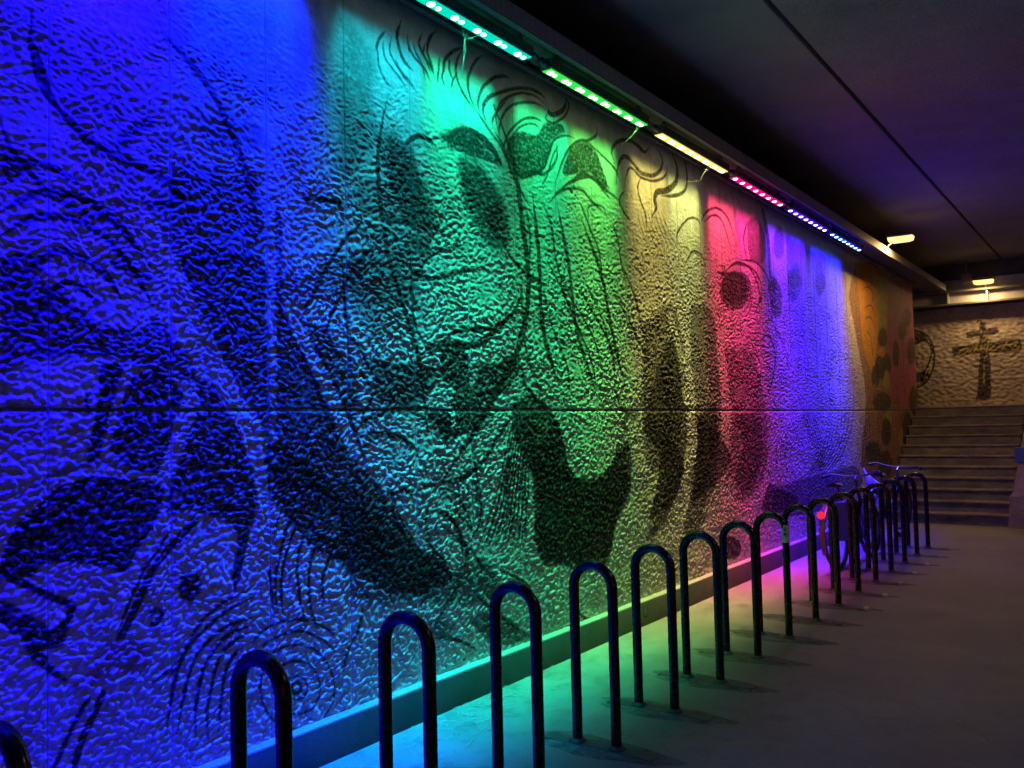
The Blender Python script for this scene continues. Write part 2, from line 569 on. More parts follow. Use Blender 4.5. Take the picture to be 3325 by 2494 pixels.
for w, pts in ((20, [(1120, 520), (1080, 495), (1010, 505), (950, 550), (915, 610), (905, 680), (915, 740)]),
               (20, [(1360, 690), (1320, 620), (1250, 580), (1150, 575), (1050, 600), (970, 640), (940, 710), (950, 780)]),
               (15, [(1350, 690), (1280, 625), (1180, 605), (1090, 635), (1040, 690), (1020, 760), (1030, 840)]),
               (26, [(1362, 705), (1365, 730), (1395, 745), (1440, 725), (1470, 690), (1480, 645)]),
               (14, [(1455, 625), (1490, 660), (1490, 710), (1450, 770), (1390, 800), (1345, 770), (1360, 720)]),
               (16, [(1340, 705), (1270, 668), (1170, 668), (1100, 702), (1060, 760), (1040, 840), (1040, 920)]),
               (16, [(1330, 800), (1280, 770), (1210, 770), (1150, 810), (1100, 870), (1070, 960), (1085, 1040)]),
               (13, [(1310, 850), (1270, 805), (1190, 815), (1130, 880), (1090, 980)]),
               (16, [(1000, 600), (950, 650), (935, 720), (960, 800)]), (13, [(1100, 640), (1050, 700), (1000, 770), (1000, 830)]),
               (16, [(870, 690), (920, 760), (980, 850), (1040, 930), (1080, 1010), (1110, 1090), (1150, 1180)]),
               (15, [(1170, 1180), (1240, 1140), (1320, 1110), (1350, 1040), (1375, 960), (1410, 900), (1480, 880), (1530, 900)]),
               (17, [(1395, 1230), (1440, 1080), (1490, 970), (1560, 915), (1620, 910), (1670, 880), (1680, 825)]),
               (13, [(1310, 1220), (1360, 1120), (1390, 1010), (1440, 920)]),
               (15, [(1650, 950), (1700, 1000), (1760, 1060), (1800, 1110), (1820, 1160)]),
               (22, [(1790, 1060), (1770, 980), (1810, 920), (1880, 910), (1940, 945), (1985, 985), (2020, 955)]),
               (24, [(1800, 1200), (1810, 1090), (1835, 1025), (1870, 1020), (1910, 1060), (1960, 1120), (2040, 1140), (2090, 1100), (2100, 1030), (2060, 960)]),
               (16, [(1850, 1220), (1870, 1120), (1900, 1090), (1960, 1150), (2050, 1175), (2120, 1140), (2130, 1060)]),
               (34, [(2165, 1000), (2195, 1080), (2190, 1180), (2130, 1235), (2070, 1245), (2050, 1290), (2060, 1350), (2030, 1410)]),
               (20, [(2240, 1030), (2260, 1120), (2250, 1230), (2180, 1270), (2090, 1270)]),
               (17, [(1520, 1230), (1540, 1150), (1600, 1130), (1660, 1170), (1720, 1240), (1780, 1320)]),
               (13, [(1620, 1420), (1620, 1350), (1660, 1330), (1720, 1350), (1740, 1420)]),
               (16, [(1960, 1150), (1940, 1220), (1960, 1310), (1990, 1390), (2000, 1500)]),
               (15, [(1860, 1240), (1820, 1300), (1860, 1390), (1900, 1440)])):
    stroke(R2, w, pts, BLACK, 0.92)
fill(R2, [(1100, 900), (1180, 850), (1280, 870), (1340, 805), (1440, 810), (1470, 860), (1400, 900), (1370, 1000), (1340, 1090), (1280, 1140), (1160, 1160), (1120, 1090), (1090, 1000)], BLACK, 0.85, 0.015)
fill(R2, [(1500, 960), (1600, 915), (1650, 950), (1690, 1030), (1740, 1180), (1760, 1230), (1690, 1200), (1640, 1130), (1540, 1130), (1450, 1130)], BLACK, 0.85, 0.015)
# face: brow, eye sockets, long nose shadow
fill(R2, [(650, 880), (740, 825), (860, 850), (925, 930), (940, 1010), (850, 995), (780, 950), (700, 930)], BLACK, 0.8, 0.03)
fill(R2, [(770, 1020), (880, 1000), (930, 1080), (1000, 1200), (1040, 1330), (1080, 1480), (960, 1480), (860, 1330), (790, 1170)], BLACK, 0.68, 0.05)
fill(R2, [(230, 880), (360, 850), (430, 950), (540, 1140), (600, 1280), (640, 1400), (700, 1520), (560, 1520), (420, 1300), (300, 1130)], BLACK, 0.66, 0.05)
for i in range(9):
    stroke(R2, 13, [(440 + i * 14, 900 + i * 60), (520 + i * 14, 880 + i * 60), (600 + i * 14, 905 + i * 62), (690 + i * 13, 890 + i * 64)], BLACK, 0.5)
fill(R2, [(0, 100), (180, 260), (240, 420), (230, 700), (260, 900), (120, 1100), (0, 1100)], BLACK, 0.55, 0.08)
fill(R2, [(100, 1180), (300, 1180), (420, 1330), (560, 1540), (520, 1700), (300, 1659), (140, 1500)], BLACK, 0.5, 0.06)

# --- middle of the wall
LL = LIGHT
fill(Q4, [(0, 60), (60, 170), (110, 300), (170, 400), (220, 520), (310, 620), (400, 790), (480, 900), (380, 930), (250, 780), (120, 650), (0, 560)], BLACK, 0.8, 0.03)
fill(Q4, [(70, 130), (150, 160), (200, 240), (240, 330), (230, 420), (200, 380), (150, 290)], BLACK, 0.7, 0.03)
stroke(Q4, 26, [(55, 150), (90, 250), (150, 330), (190, 400), (225, 490)], LL, 0.8, False)
stroke(Q4, 12, [(230, 460), (270, 415), (340, 390), (420, 385), (475, 405), (500, 450), (490, 500)], BLACK, 0.9)
stroke(Q4, 9, [(240, 520), (300, 470), (380, 480), (420, 520)], BLACK, 0.75)
stroke(Q4, 10, [(200, 230), (260, 300), (280, 350), (255, 400), (245, 450)], BLACK, 0.8)
fill(Q4, [(250, 240), (380, 255), (470, 270), (480, 300), (400, 370), (300, 370), (280, 310)], BLACK, 0.62, 0.03)
fill(Q4, [(480, 210), (540, 185), (570, 250), (640, 250), (710, 220), (700, 320), (610, 370), (640, 410), (560, 460), (490, 480), (440, 400), (500, 390), (520, 330), (480, 290)], BLACK, 0.84, 0.02)
stroke(Q4, 18, [(500, 375), (515, 400), (520, 430)], LL, 0.85, False)
stroke(Q4, 24, [(570, 255), (580, 280), (575, 310)], LL, 0.75, False)
fill(Q4, [(455, 590), (480, 520), (560, 460), (640, 400), (690, 320), (735, 240), (725, 330), (660, 430), (600, 520), (520, 590), (470, 605)], LL, 0.9, 0.015)
stroke(Q4, 14, [(460, 600), (530, 598), (600, 548), (650, 470), (700, 400)], BLACK, 0.88)
stroke(Q4, 10, [(570, 470), (580, 540), (595, 640), (600, 720)], BLACK, 0.7)
fill(Q4, [(690, 370), (760, 350), (830, 430), (860, 560), (940, 600), (1030, 480), (1040, 620), (1000, 720), (965, 850), (870, 860), (760, 790), (770, 680), (750, 580), (700, 480)], BLACK, 0.9, 0.018)
for i in range(9):
    stroke(Q4, 6.5, [(700 + i * 7, 390), (672 + i * 9, 520), (640 + i * 12, 660), (590 + i * 17, 800)], BLACK, 0.85)
fill(Q4, [(850, 480), (900, 430), (970, 430), (1000, 480), (970, 560), (920, 590), (870, 550)], LL, 0.85, 0.02)
fill(Q4, [(1075, 450), (1110, 300), (1160, 180), (1190, 320), (1205, 450), (1195, 560), (1175, 640), (1130, 740), (1085, 770), (1140, 640), (1130, 540)], BLACK, 0.75, 0.03)
fill(Q4, [(1240, 420), (1290, 380), (1290, 640), (1220, 770), (1190, 770), (1225, 600)], BLACK, 0.7, 0.03)
for pts in ([(720, 0), (722, 120), (740, 250), (790, 370)], [(830, 0), (870, 120), (920, 230), (940, 330)], [(780, 0), (800, 120), (850, 250), (860, 340)],
            [(900, 0), (960, 130), (990, 260)], [(390, 0), (400, 150), (395, 260)], [(195, 0), (205, 150), (215, 260)], [(1000, 60), (1060, 180), (1100, 260)],
            [(990, 300), (1010, 380), (1060, 420)], [(1040, 480), (1020, 440), (1030, 400), (1070, 400)]):
    stroke(Q4, 9, pts, BLACK, 0.75)
stroke(Q4, 12, [(380, 640), (340, 665), (350, 720), (390, 780), (420, 840), (460, 900)], BLACK, 0.9)
stroke(Q4, 14, [(450, 690), (500, 700), (540, 760), (560, 830), (520, 880)], BLACK, 0.85)
stroke(Q4, 9, [(400, 640), (450, 610), (500, 640), (540, 700), (590, 760)], BLACK, 0.7)
fill(Q4, [(420, 820), (520, 860), (620, 830), (640, 950), (420, 950)], BLACK, 0.65, 0.04)
fill(Q4, [(160, 600), (260, 640), (340, 740), (400, 860), (440, 950), (230, 950), (200, 780)], BLACK, 0.6, 0.04)
for i in range(7):
    stroke(Q4, 5.5, [(520 + i * 13, 600 + i * 3), (525 + i * 13, 680), (515 + i * 15, 760)], BLACK, 0.7)
# lower middle, behind the hoops
for pts in ([(800, 420), (700, 600), (640, 700)], [(900, 560), (1000, 640), (1150, 760)], [(1040, 380), (1200, 460), (1270, 560)],
            [(620, 820), (760, 830), (900, 900)], [(1520, 620), (1600, 700), (1700, 740)], [(1060, 960), (1170, 820)], [(160, 600), (130, 760), (60, 900), (20, 1080)],
            [(700, 120), (860, 260), (960, 420)], [(560, 160), (620, 260), (700, 330)]):
    stroke(R8, 20, pts, BLACK, 0.85)
ellipse(R8, 660, 760, 90, 60, BLACK, 0.6, 0.03)
fill(R8, [(840, 700), (1000, 640), (1200, 760), (1220, 830), (1000, 860)], BLACK, 0.7, 0.02)
fill(R8, [(0, 100), (200, 60), (360, 300), (500, 420), (480, 560), (280, 520), (120, 360), (0, 330)], BLACK, 0.6, 0.04)

# --- yellow to violet stretch
for w, pts in ((5, [(188, 150), (200, 128), (225, 120), (250, 148), (265, 205)]), (4.5, [(196, 150), (215, 135), (235, 150), (255, 215)]),
               (4.5, [(135, 205), (137, 172), (160, 143), (180, 145), (190, 165)]), (4, [(150, 250), (170, 215), (190, 225), (200, 260)]),
               (5, [(232, 268), (268, 240), (300, 258), (318, 312), (305, 355)]), (4, [(228, 290), (250, 268), (285, 268), (300, 300), (297, 340), (280, 370)]),
               (4, [(225, 245), (240, 250), (235, 262), (222, 262)]), (4.5, [(290, 150), (282, 190), (290, 235)]),
               (5, [(315, 420), (335, 400), (352, 440), (345, 500), (330, 540)]), (4, [(300, 430), (320, 470), (310, 530)]),
               (4, [(345, 250), (335, 320), (350, 380), (372, 420)])):
    stroke(Q5, w, pts, BLACK, 0.88)
ellipse(Q5, 262, 302, 33, 44, BLACK, 0.75, 0.02)
fill(Q5, [(290, 152), (312, 140), (330, 190), (326, 240), (296, 232)], BLACK, 0.6, 0.02)
stroke(Q5, 16, [(325, 130), (335, 180), (340, 260)], BLACK, 0.75, False)
fill(Q5, [(342, 270), (362, 290), (366, 350), (350, 360), (338, 320)], BLACK, 0.7, 0.03)
fill(Q5, [(380, 262), (400, 240), (410, 290), (395, 325), (380, 310)], BLACK, 0.6, 0.03)
fill(Q5, [(438, 255), (452, 238), (462, 290), (445, 315)], BLACK, 0.6, 0.03)
fill(Q5, [(60, 380), (120, 330), (150, 420), (150, 520), (140, 640), (80, 700), (60, 600)], BLACK, 0.62, 0.05)
fill(Q5, [(165, 330), (215, 350), (225, 460), (232, 560), (225, 640), (185, 760), (165, 740), (175, 560), (165, 450)], BLACK, 0.62, 0.05)
fill(Q5, [(240, 430), (300, 440), (330, 560), (330, 700), (280, 770), (240, 720), (255, 600)], BLACK, 0.55, 0.05)
stroke(Q5, 20, [(120, 360), (145, 450), (165, 560), (160, 680), (145, 760)], LL, 0.6, False)
fill(Q5, [(345, 545), (375, 520), (400, 570), (402, 660), (372, 720), (350, 640)], LL, 0.7, 0.03)
fill(Q5, [(190, 790), (225, 730), (265, 720), (250, 790), (215, 820)], LL, 0.7, 0.03)
ellipse(Q5, 255, 870, 22, 26, BLACK, 0.85, 0.02)
fill(Q5, [(350, 740), (400, 720), (480, 700), (530, 690), (540, 740), (440, 790), (350, 800)], BLACK, 0.7, 0.04)
for i in range(8):
    stroke(Q5, 3.6, [(525 - i * 8, 530 + i * 9), (520 - i * 9, 600 + i * 7), (500 - i * 9, 660 + i * 4), (470 - i * 8, 705 + i * 1)], BLACK, 0.75)
for i in range(6):
    stroke(Q5, 3.6, [(410 + i * 4, 540 + i * 4), (420 + i * 5, 600), (440 + i * 4, 660), (435 + i * 3, 700)], BLACK, 0.7)
for i in range(10):
    stroke(Q5, 3.2, [(286 - i * 3, 400 + i * 11), (300 - i * 2, 395 + i * 11), (318 - i, 402 + i * 11)], BLACK, 0.5)
stroke(Q5, 5, [(428, 382), (460, 392), (500, 402)], np.array([0.7, 0.7, 0.7]), 0.7)

# --- bolder passages measured on the whole picture
F = (0, 0, 2.620)
G3 = (900, 0, 1.0244)
G4 = (900, 600, 1.0244)
G5 = (900, 1250, 1.0244)
G6 = (1900, 400, .8668)
G7 = (1900, 1000, .8668)
stroke(F, 22, [(20, 95), (62, 150), (112, 205), (170, 262), (210, 330), (246, 410), (282, 482), (310, 540), (328, 600), (332, 690)], LL, 0.85, False)
for pts in ([(0, 292), (50, 268), (112, 280), (165, 335), (190, 380)], [(0, 262), (60, 238), (130, 262), (186, 330)], [(18, 350), (70, 312), (122, 332), (150, 370)], [(40, 400), (80, 350), (120, 372)],
            [(0, 330), (30, 318), (60, 340)], [(10, 200), (60, 205), (100, 230)], [(60, 120), (120, 180), (200, 220), (240, 260)], [(200, 40), (260, 110), (300, 200), (320, 280)]):
    stroke(F, 8, pts, BLACK, 0.8)
stroke(F, 9, [(344, 250), (346, 330), (345, 420)], BLACK, 0.6)
fill(F, [(330, 545), (380, 575), (440, 632), (505, 672), (545, 690), (560, 720), (500, 735), (420, 700), (360, 650), (330, 600)], BLACK, 0.85, 0.02)
stroke(F, 11, [(368, 418), (395, 462), (420, 520), (438, 562)], LL, 0.8, False)
for pts in ([(360, 410), (388, 470), (410, 525), (428, 570)], [(380, 410), (405, 455), (432, 515), (450, 565)]):
    stroke(F, 5, pts, BLACK, 0.85)
# outline of the face and the strands of the mane
for w, pts in ((9, [(612, 130), (636, 200), (648, 280), (655, 350), (646, 420), (618, 480), (585, 540), (550, 592)]), (6, [(480, 120), (468, 200), (478, 300), (500, 380), (520, 450), (530, 540)]),
               (7, [(660, 240), (668, 320), (672, 400), (690, 470)]), (6, [(690, 250), (705, 330), (715, 410), (740, 490)]), (6, [(720, 270), (745, 340), (760, 420), (775, 480)]),
               (5, [(505, 330), (530, 345), (560, 340), (600, 330)]), (7, [(520, 440), (545, 425), (580, 430), (612, 412), (640, 380)]), (6, [(500, 180), (520, 168), (540, 180)]),
               (6, [(548, 176), (575, 160), (606, 178), (622, 205)]), (5, [(470, 300), (440, 330), (415, 380), (400, 420)]), (5, [(455, 270), (425, 300), (395, 350), (370, 400)])):
    stroke(F, w, pts, BLACK, 0.9)
fill(F, [(556, 165), (585, 158), (612, 180), (622, 205), (600, 200), (575, 190), (556, 185)], BLACK, 0.85, 0.012)
fill(F, [(570, 205), (600, 210), (625, 250), (632, 300), (612, 310), (588, 280), (572, 245)], BLACK, 0.72, 0.03)
fill(F, [(482, 175), (510, 180), (520, 220), (532, 270), (535, 320), (515, 310), (495, 260), (482, 220)], BLACK, 0.66, 0.03)
for w, pts in ((11, [(690, 420), (720, 470), (740, 540), (770, 600), (795, 645)]), (9, [(760, 560), (800, 545), (850, 550), (885, 505), (885, 450)]), (10, [(880, 615), (940, 572), (1000, 562), (1042, 602), (1092, 642)]),
               (8, [(860, 645), (900, 605), (960, 600), (1000, 640), (1050, 690)]), (9, [(840, 640), (870, 720), (880, 800), (902, 900)]), (9, [(960, 640), (990, 720), (1020, 800), (1032, 900)]),
               (8, [(1060, 700), (1080, 760), (1092, 840), (1110, 920)]), (16, [(85, 628), (150, 634), (215, 650)]), (16, [(325, 690), (380, 700), (430, 716)]), (8, [(780, 640), (800, 720), (800, 820), (790, 920)])):
    stroke(G3, w, pts, BLACK, 0.85)
stroke(G3, 13, [(90, 652), (300, 702), (520, 752), (700, 800), (870, 842)], LL, 0.6)
fill(G3, [(0, 880), (60, 862), (180, 812), (330, 800), (430, 820), (440, 952), (200, 952), (0, 952)], BLACK, 0.5, 0.05)
for w, pts in ((10, [(200, 200), (214, 330), (222, 450), (262, 522), (305, 605)]), (9, [(408, 140), (424, 250), (430, 350), (472, 425)]), (8, [(440, 310), (470, 240), (540, 202), (610, 190)]),
               (9, [(430, 330), (440, 450), (505, 562)]), (13, [(520, 482), (582, 462), (682, 452), (752, 402), (775, 330)]), (12, [(640, 60), (702, 162), (742, 232), (802, 292), (860, 320)]),
               (9, [(850, 230), (902, 332), (942, 422), (1002, 562)]), (9, [(882, 250), (932, 362), (1002, 482), (1032, 602)]), (9, [(820, 280), (842, 402), (852, 522), (902, 652)]), (9, [(1090, 250), (1132, 352), (1162, 482)]),
               (9, [(940, 300), (1010, 420), (1060, 520), (1070, 620)]), (12, [(770, 560), (790, 640), (840, 700), (870, 740)])):
    stroke(G4, w, pts, BLACK, 0.85)
fill(G4, [(230, 240), (330, 230), (400, 260), (410, 360), (380, 460), (300, 470), (240, 380)], BLACK, 0.42, 0.05)
fill(G4, [(300, 560), (420, 565), (500, 572), (500, 640), (430, 700), (330, 690)], BLACK, 0.5, 0.03)
for w, pts in ((12, [(300, 110), (360, 85), (430, 85), (470, 110), (480, 150)]), (9, [(250, 170), (320, 150), (400, 170), (430, 210)]), (13, [(350, 350), (400, 335), (430, 350)]), (10, [(370, 380), (400, 440), (440, 510), (480, 560), (540, 560)]),
               (11, [(500, 400), (545, 420), (580, 480), (590, 560)]), (9, [(480, 380), (470, 440), (490, 500)]), (9, [(620, 290), (640, 360), (640, 440), (610, 500)]), (9, [(520, 330), (560, 340), (600, 400), (620, 460)])):
    stroke(G5, w, pts, BLACK, 0.85)
fill(G5, [(800, 200), (900, 170), (915, 230), (930, 290), (1040, 290), (1090, 260), (1110, 330), (1070, 440), (1050, 540), (940, 560), (850, 570), (820, 480), (810, 330)], BLACK, 0.92, 0.02)
for i in range(9):
    stroke(G5, 7, [(735 + i * 8, 190), (715 + i * 9, 300), (690 + i * 12, 420), (650 + i * 15, 520)], BLACK, 0.8)
for i in range(8):
    stroke(G6, 6, [(195 + i * 13, 330), (212 + i * 14, 400), (240 + i * 15, 470)], BLACK, 0.6)
for pts in ([(500, 600), (520, 566), (570, 566), (612, 600), (618, 662), (592, 704)], [(560, 530), (620, 540), (655, 590), (660, 650), (640, 700)], [(575, 512), (640, 522), (685, 580), (690, 650)]):
    stroke(G6, 8, pts, BLACK, 0.85)
ellipse(G6, 560, 622, 46, 62, BLACK, 0.7, 0.03)
for cx, cy, rx, ry in ((785, 582, 24, 36), (880, 600, 20, 42), (726, 450, 20, 62), (700, 600, 18, 40)):
    ellipse(G6, cx, cy, rx, ry, BLACK, 0.62, 0.05)
fill(G7, [(290, 480), (345, 520), (368, 620), (330, 722), (280, 762), (240, 802), (268, 660)], BLACK, 0.85, 0.03)
fill(G7, [(430, 400), (500, 470), (545, 560), (505, 640), (445, 700), (400, 722), (420, 600), (412, 480)], BLACK, 0.8, 0.04)
stroke(G7, 34, [(392, 380), (412, 470), (402, 560), (372, 640), (360, 705)], LL, 0.75, False)
fill(G7, [(560, 420), (640, 400), (665, 500), (650, 620), (600, 700), (560, 640), (590, 520)], BLACK, 0.6, 0.05)
fill(G7, [(690, 655), (760, 690), (800, 722), (720, 772), (660, 760)], BLACK, 0.8, 0.03)
fill(G7, [(700, 480), (745, 450), (790, 520), (792, 620), (740, 660), (700, 580)], LL, 0.7, 0.03)
for i in range(6):
    stroke(G7, 6, [(690 + i * 16, 500 - i * 6), (680 + i * 18, 580), (700 + i * 18, 650)], BLACK, 0.6)

# --- far end: coloured figures
ORANGE = np.array([0.62, 0.30, 0.05])
OLIVE = np.array([0.40, 0.36, 0.07])
PLUM = np.array([0.42, 0.10, 0.24])
FIG = np.array([0.055, 0.055, 0.05])
BROWN = np.array([0.30, 0.16, 0.10])
fill(Q2, [(155, 150), (200, 0), (330, 60), (460, 100), (470, 960), (230, 960), (230, 600), (205, 420)], BROWN, 0.9, 0.05)
fill(Q2, [(182, 0), (295, 50), (285, 300), (262, 470), (240, 440), (215, 350), (200, 150)], ORANGE, 0.95, 0.05)
fill(Q2, [(280, 60), (330, 80), (330, 300), (312, 300), (285, 290)], OLIVE, 0.95, 0.06)
fill(Q2, [(328, 80), (440, 110), (455, 300), (440, 600), (345, 590), (322, 350)], PLUM, 0.95, 0.06)
for cx, cy, rx, ry, c_ in ((303, 330, 21, 42, FIG), (306, 455, 36, 62, FIG), (300, 392, 17, 22, ORANGE), (320, 512, 14, 40, OLIVE), (272, 500, 18, 50, FIG),
                           (408, 242, 19, 42, FIG), (388, 300, 18, 40, FIG), (428, 390, 18, 60, FIG), (360, 400, 14, 60, FIG), (300, 610, 40, 45, FIG),
                           (270, 560, 10, 30, BROWN), (330, 680, 14, 40, OLIVE), (370, 560, 30, 30, PLUM), (365, 620, 12, 40, BROWN), (435, 600, 18, 60, FIG),
                           (318, 740, 22, 60, FIG), (405, 720, 24, 80, FIG), (262, 830, 34, 50, FIG), (290, 700, 12, 55, BROWN), (380, 760, 12, 50, OLIVE), (315, 880, 30, 60, FIG), (420, 840, 24, 90, FIG)):
    ellipse(Q2, cx, cy, rx, ry, c_, 0.92, 0.05)
stroke(Q2, 13, [(430, 530), (400, 650), (365, 760), (325, 890)], np.array([0.45, 0.14, 0.07]), 0.95, False)
for pts in ([(215, 120), (240, 110), (262, 140), (255, 190)], [(225, 200), (250, 190), (265, 215)], [(235, 60), (260, 80), (275, 120)], [(225, 250), (245, 240), (262, 262)], [(230, 300), (250, 330), (262, 420)]):
    stroke(Q2, 5, pts, FIG, 0.8)
for i in range(5):
    stroke(Q2, 6, [(215 + i * 9, 640 + i * 10), (205 + i * 10, 740), (190 + i * 12, 850), (165 + i * 14, 920)], BLACK, 0.7)


def paint_at(y, z):
    """colour of the mural at wall coordinates (flat arrays)"""
    col = np.tile(LIGHT, (len(y), 1))
    blot = pnoise(y * 1.3, z * 1.3, 5)[:, None]
    col *= (1.0 + 0.28 * blot)
    wy = pnoise(y * 30, z * 30, 21) * 0.008 + pnoise(y * 9, z * 9, 23) * 0.016
    wz = pnoise(y * 30, z * 30, 22) * 0.008 + pnoise(y * 9, z * 9, 24) * 0.016
    yy = y + wy
    zz = z + wz
    ys_ = y + wy * 0.3
    zs_ = z + wz * 0.3
    wear_ridge_light = pnoise(y * 22, z * 30, 31) * 0.7 + pnoise(y * 60, z * 80, 32) * 0.5 - 22.0 * np.clip(relief(y, z), 0, 0.01)  # random wear, plus paint thinned on ridges to imitate the light they catch
    lit_fleck = np.clip((pnoise(y * 34, z * 48, 33) + 0.6 * pnoise(y * 70, z * 90, 34) - 0.12) * 4, 0, 1)  # pale flecks in the dark paint stand in for crumbs catching light
    for kind, P, w, c, a in PRIMS:
        pad = (np.max(w) if kind == 's' else w) + 0.03
        lo = P.min(0) - pad
        hi = P.max(0) + pad
        if hi[0] < y_min(yy) or lo[0] > y_max(yy):
            continue
        idx = np.nonzero((yy > lo[0]) & (yy < hi[0]) & (zz > lo[1]) & (zz < hi[1]))[0]
        if len(idx) == 0:
            continue
        qy = (ys_ if kind == 's' else yy)[idx]
        qz = (zs_ if kind == 's' else zz)[idx]
        if kind == 's':
            best = np.full(len(idx), 1e9)
            for i in range(len(P) - 1):
                ax, az = P[i]
                dx, dz = P[i + 1] - P[i]
                L2 = dx * dx + dz * dz + 1e-12
                t = np.clip(((qy - ax) * dx + (qz - az) * dz) / L2, 0, 1)
                d = np.hypot(qy - ax - t * dx, qz - az - t * dz) - (w[i] * (1 - t) + w[i + 1] * t)
                best = np.minimum(best, d)
            m = np.clip(0.5 - best / 0.008, 0, 1)
        else:
            inside = np.zeros(len(idx), bool)
            dist = np.full(len(idx), 1e9)
            n = len(P)
            for i in range(n):
                ax, az = P[i]
                bx, bz = P[(i + 1) % n]
                dx, dz = bx - ax, bz - az
                L2 = dx * dx + dz * dz + 1e-12
                t = np.clip(((qy - ax) * dx + (qz - az) * dz) / L2, 0, 1)
                dist = np.minimum(dist, np.hypot(qy - ax - t * dx, qz - az - t * dz))
                cond = (az > qz) != (bz > qz)
                with np.errstate(divide='ignore', invalid='ignore'):
                    xi = ax + dx * (qz - az) / (dz if dz != 0 else 1e-12)
                inside ^= cond & (qy < xi)
            sd = np.where(inside, -dist, dist)
            m = np.clip(0.5 - sd / max(w, 0.006), 0, 1)
        a = min(0.97, a * 1.12)
        al = np.clip(a * m * (1 + 0.30 * wear_ridge_light[idx]) * (1 - (0.38 if kind == 'f' else 0.2) * lit_fleck[idx]), 0, 0.98)
        al = np.where(m > 0, al, 0)[:, None]
        col[idx] = col[idx] * (1 - al) + c * al
    return np.clip(col, 0.012, 0.9)


def y_min(a):
    return a.min()


def y_max(a):
    return a.max()


def relief(y, z):
    """hand-thrown render: lumpy, drawn out sideways, calmer near the top"""
    wy = pnoise(y * 5, z * 5, 41) * 0.05
    wz = pnoise(y * 6, z * 6, 42) * 0.03
    a = pnoise((y + wy) * 21, (z + wz) * 35, 1)
    b = pnoise((y + wz) * 41, (z + wy) * 58, 2)
    c = pnoise(y * 85, z * 105, 3)
    d = pnoise(y * 2.2, z * 2.8, 4)
    e = pnoise(y * 5.0, z * 6.0, 6)
    # broken crumbs with steep edges, flat trowelled patches between them
    s = np.tanh(3.2 * (a + 0.75 * b)) * 0.42 + b * 0.5 - 0.6 * np.abs(pnoise((y - wy) * 33, (z - wz) * 40, 9)) + 0.15
    calm = np.clip((z - 2.75 + 0.5 * d) / 0.8, 0, 1)
    amp = (1.0 - 0.72 * calm) * np.clip(0.95 + 0.9 * e + 0.5 * d, 0.3, 1.5)
    return amp * (0.0060 * s + 0.0034 * b + 0.0020 * c) + 0.0022 * d


# ------------------------------------------------------------------ the wall and its cast panels
core = MB().box(-0.45, -0.014, -3.2, Y_END - 0.004, 0.0, WALL_TOP + 0.3)
wall = tag(core.build('mural_wall', M['joint']), 'long rough rendered wall covered by a black line mural under coloured lights', 'wall')
GROOVE0, GROOVE1 = 1.585, 1.597


def grid_mesh(name, ys, zs, mat, parent, rel=relief, paint=paint_at):
    Y, Z = np.meshgrid(ys, zs, indexing='ij')
    y = Y.ravel()
    z = Z.ravel()
    ny, nz = len(ys), len(zs)
    hgt = rel(y, z)
    # rounded arrises at the joints
    e = np.minimum(np.minimum(y - ys[0], ys[-1] - y), np.minimum(z - zs[0], zs[-1] - z))
    hgt = hgt * np.clip(e / 0.012, 0.4, 1) - 0.003 * np.clip(1 - e / 0.006, 0, 1) ** 2
    co = np.stack([hgt, y, z], 1)
    idx = np.arange(ny * nz).reshape(ny, nz)
    q = np.stack([idx[:-1, :-1], idx[1:, :-1], idx[1:, 1:], idx[:-1, 1:]], -1).reshape(-1, 4)
    # skirt back into the joint
    loop = np.concatenate([idx[:, 0], idx[-1, 1:], idx[-2::-1, -1], idx[0, -2:0:-1]])
    sk = co[loop].copy()
    sk[:, 0] = -0.03
    nb = len(co)
    co = np.vstack([co, sk])
    n = len(loop)
    j = np.arange(n)
    k2 = (j + 1) % n
    q2 = np.stack([loop[k2], loop[j], nb + j, nb + k2], 1)
    q = np.vstack([q, q2])
    me = bpy.data.meshes.new(name)
    me.vertices.add(len(co))
    me.vertices.foreach_set('co', co.ravel())
    me.loops.add(q.size)
    me.loops.foreach_set('vertex_index', q.ravel().astype(np.int32))
    me.polygons.add(len(q))
    me.polygons.foreach_set('loop_start', np.arange(0, q.size, 4, dtype=np.int32))
    me.polygons.foreach_set('use_smooth', np.ones(len(q), bool))
    col = paint(y, z)
    full = np.ones((len(co), 4), np.float32)
    full[:nb, :3] = col
    full[nb:, :3] = col[0] * 0 + 0.2
    at = me.attributes.new('paint', 'FLOAT_COLOR', 'POINT')
    at.data.foreach_set('color', full.ravel())
    me.materials.append(mat)
    me.update(calc_edges=True)
    me.validate()
    o = bpy.data.objects.new(name, me)
    COL.objects.link(o)
    o.parent = parent
    return o


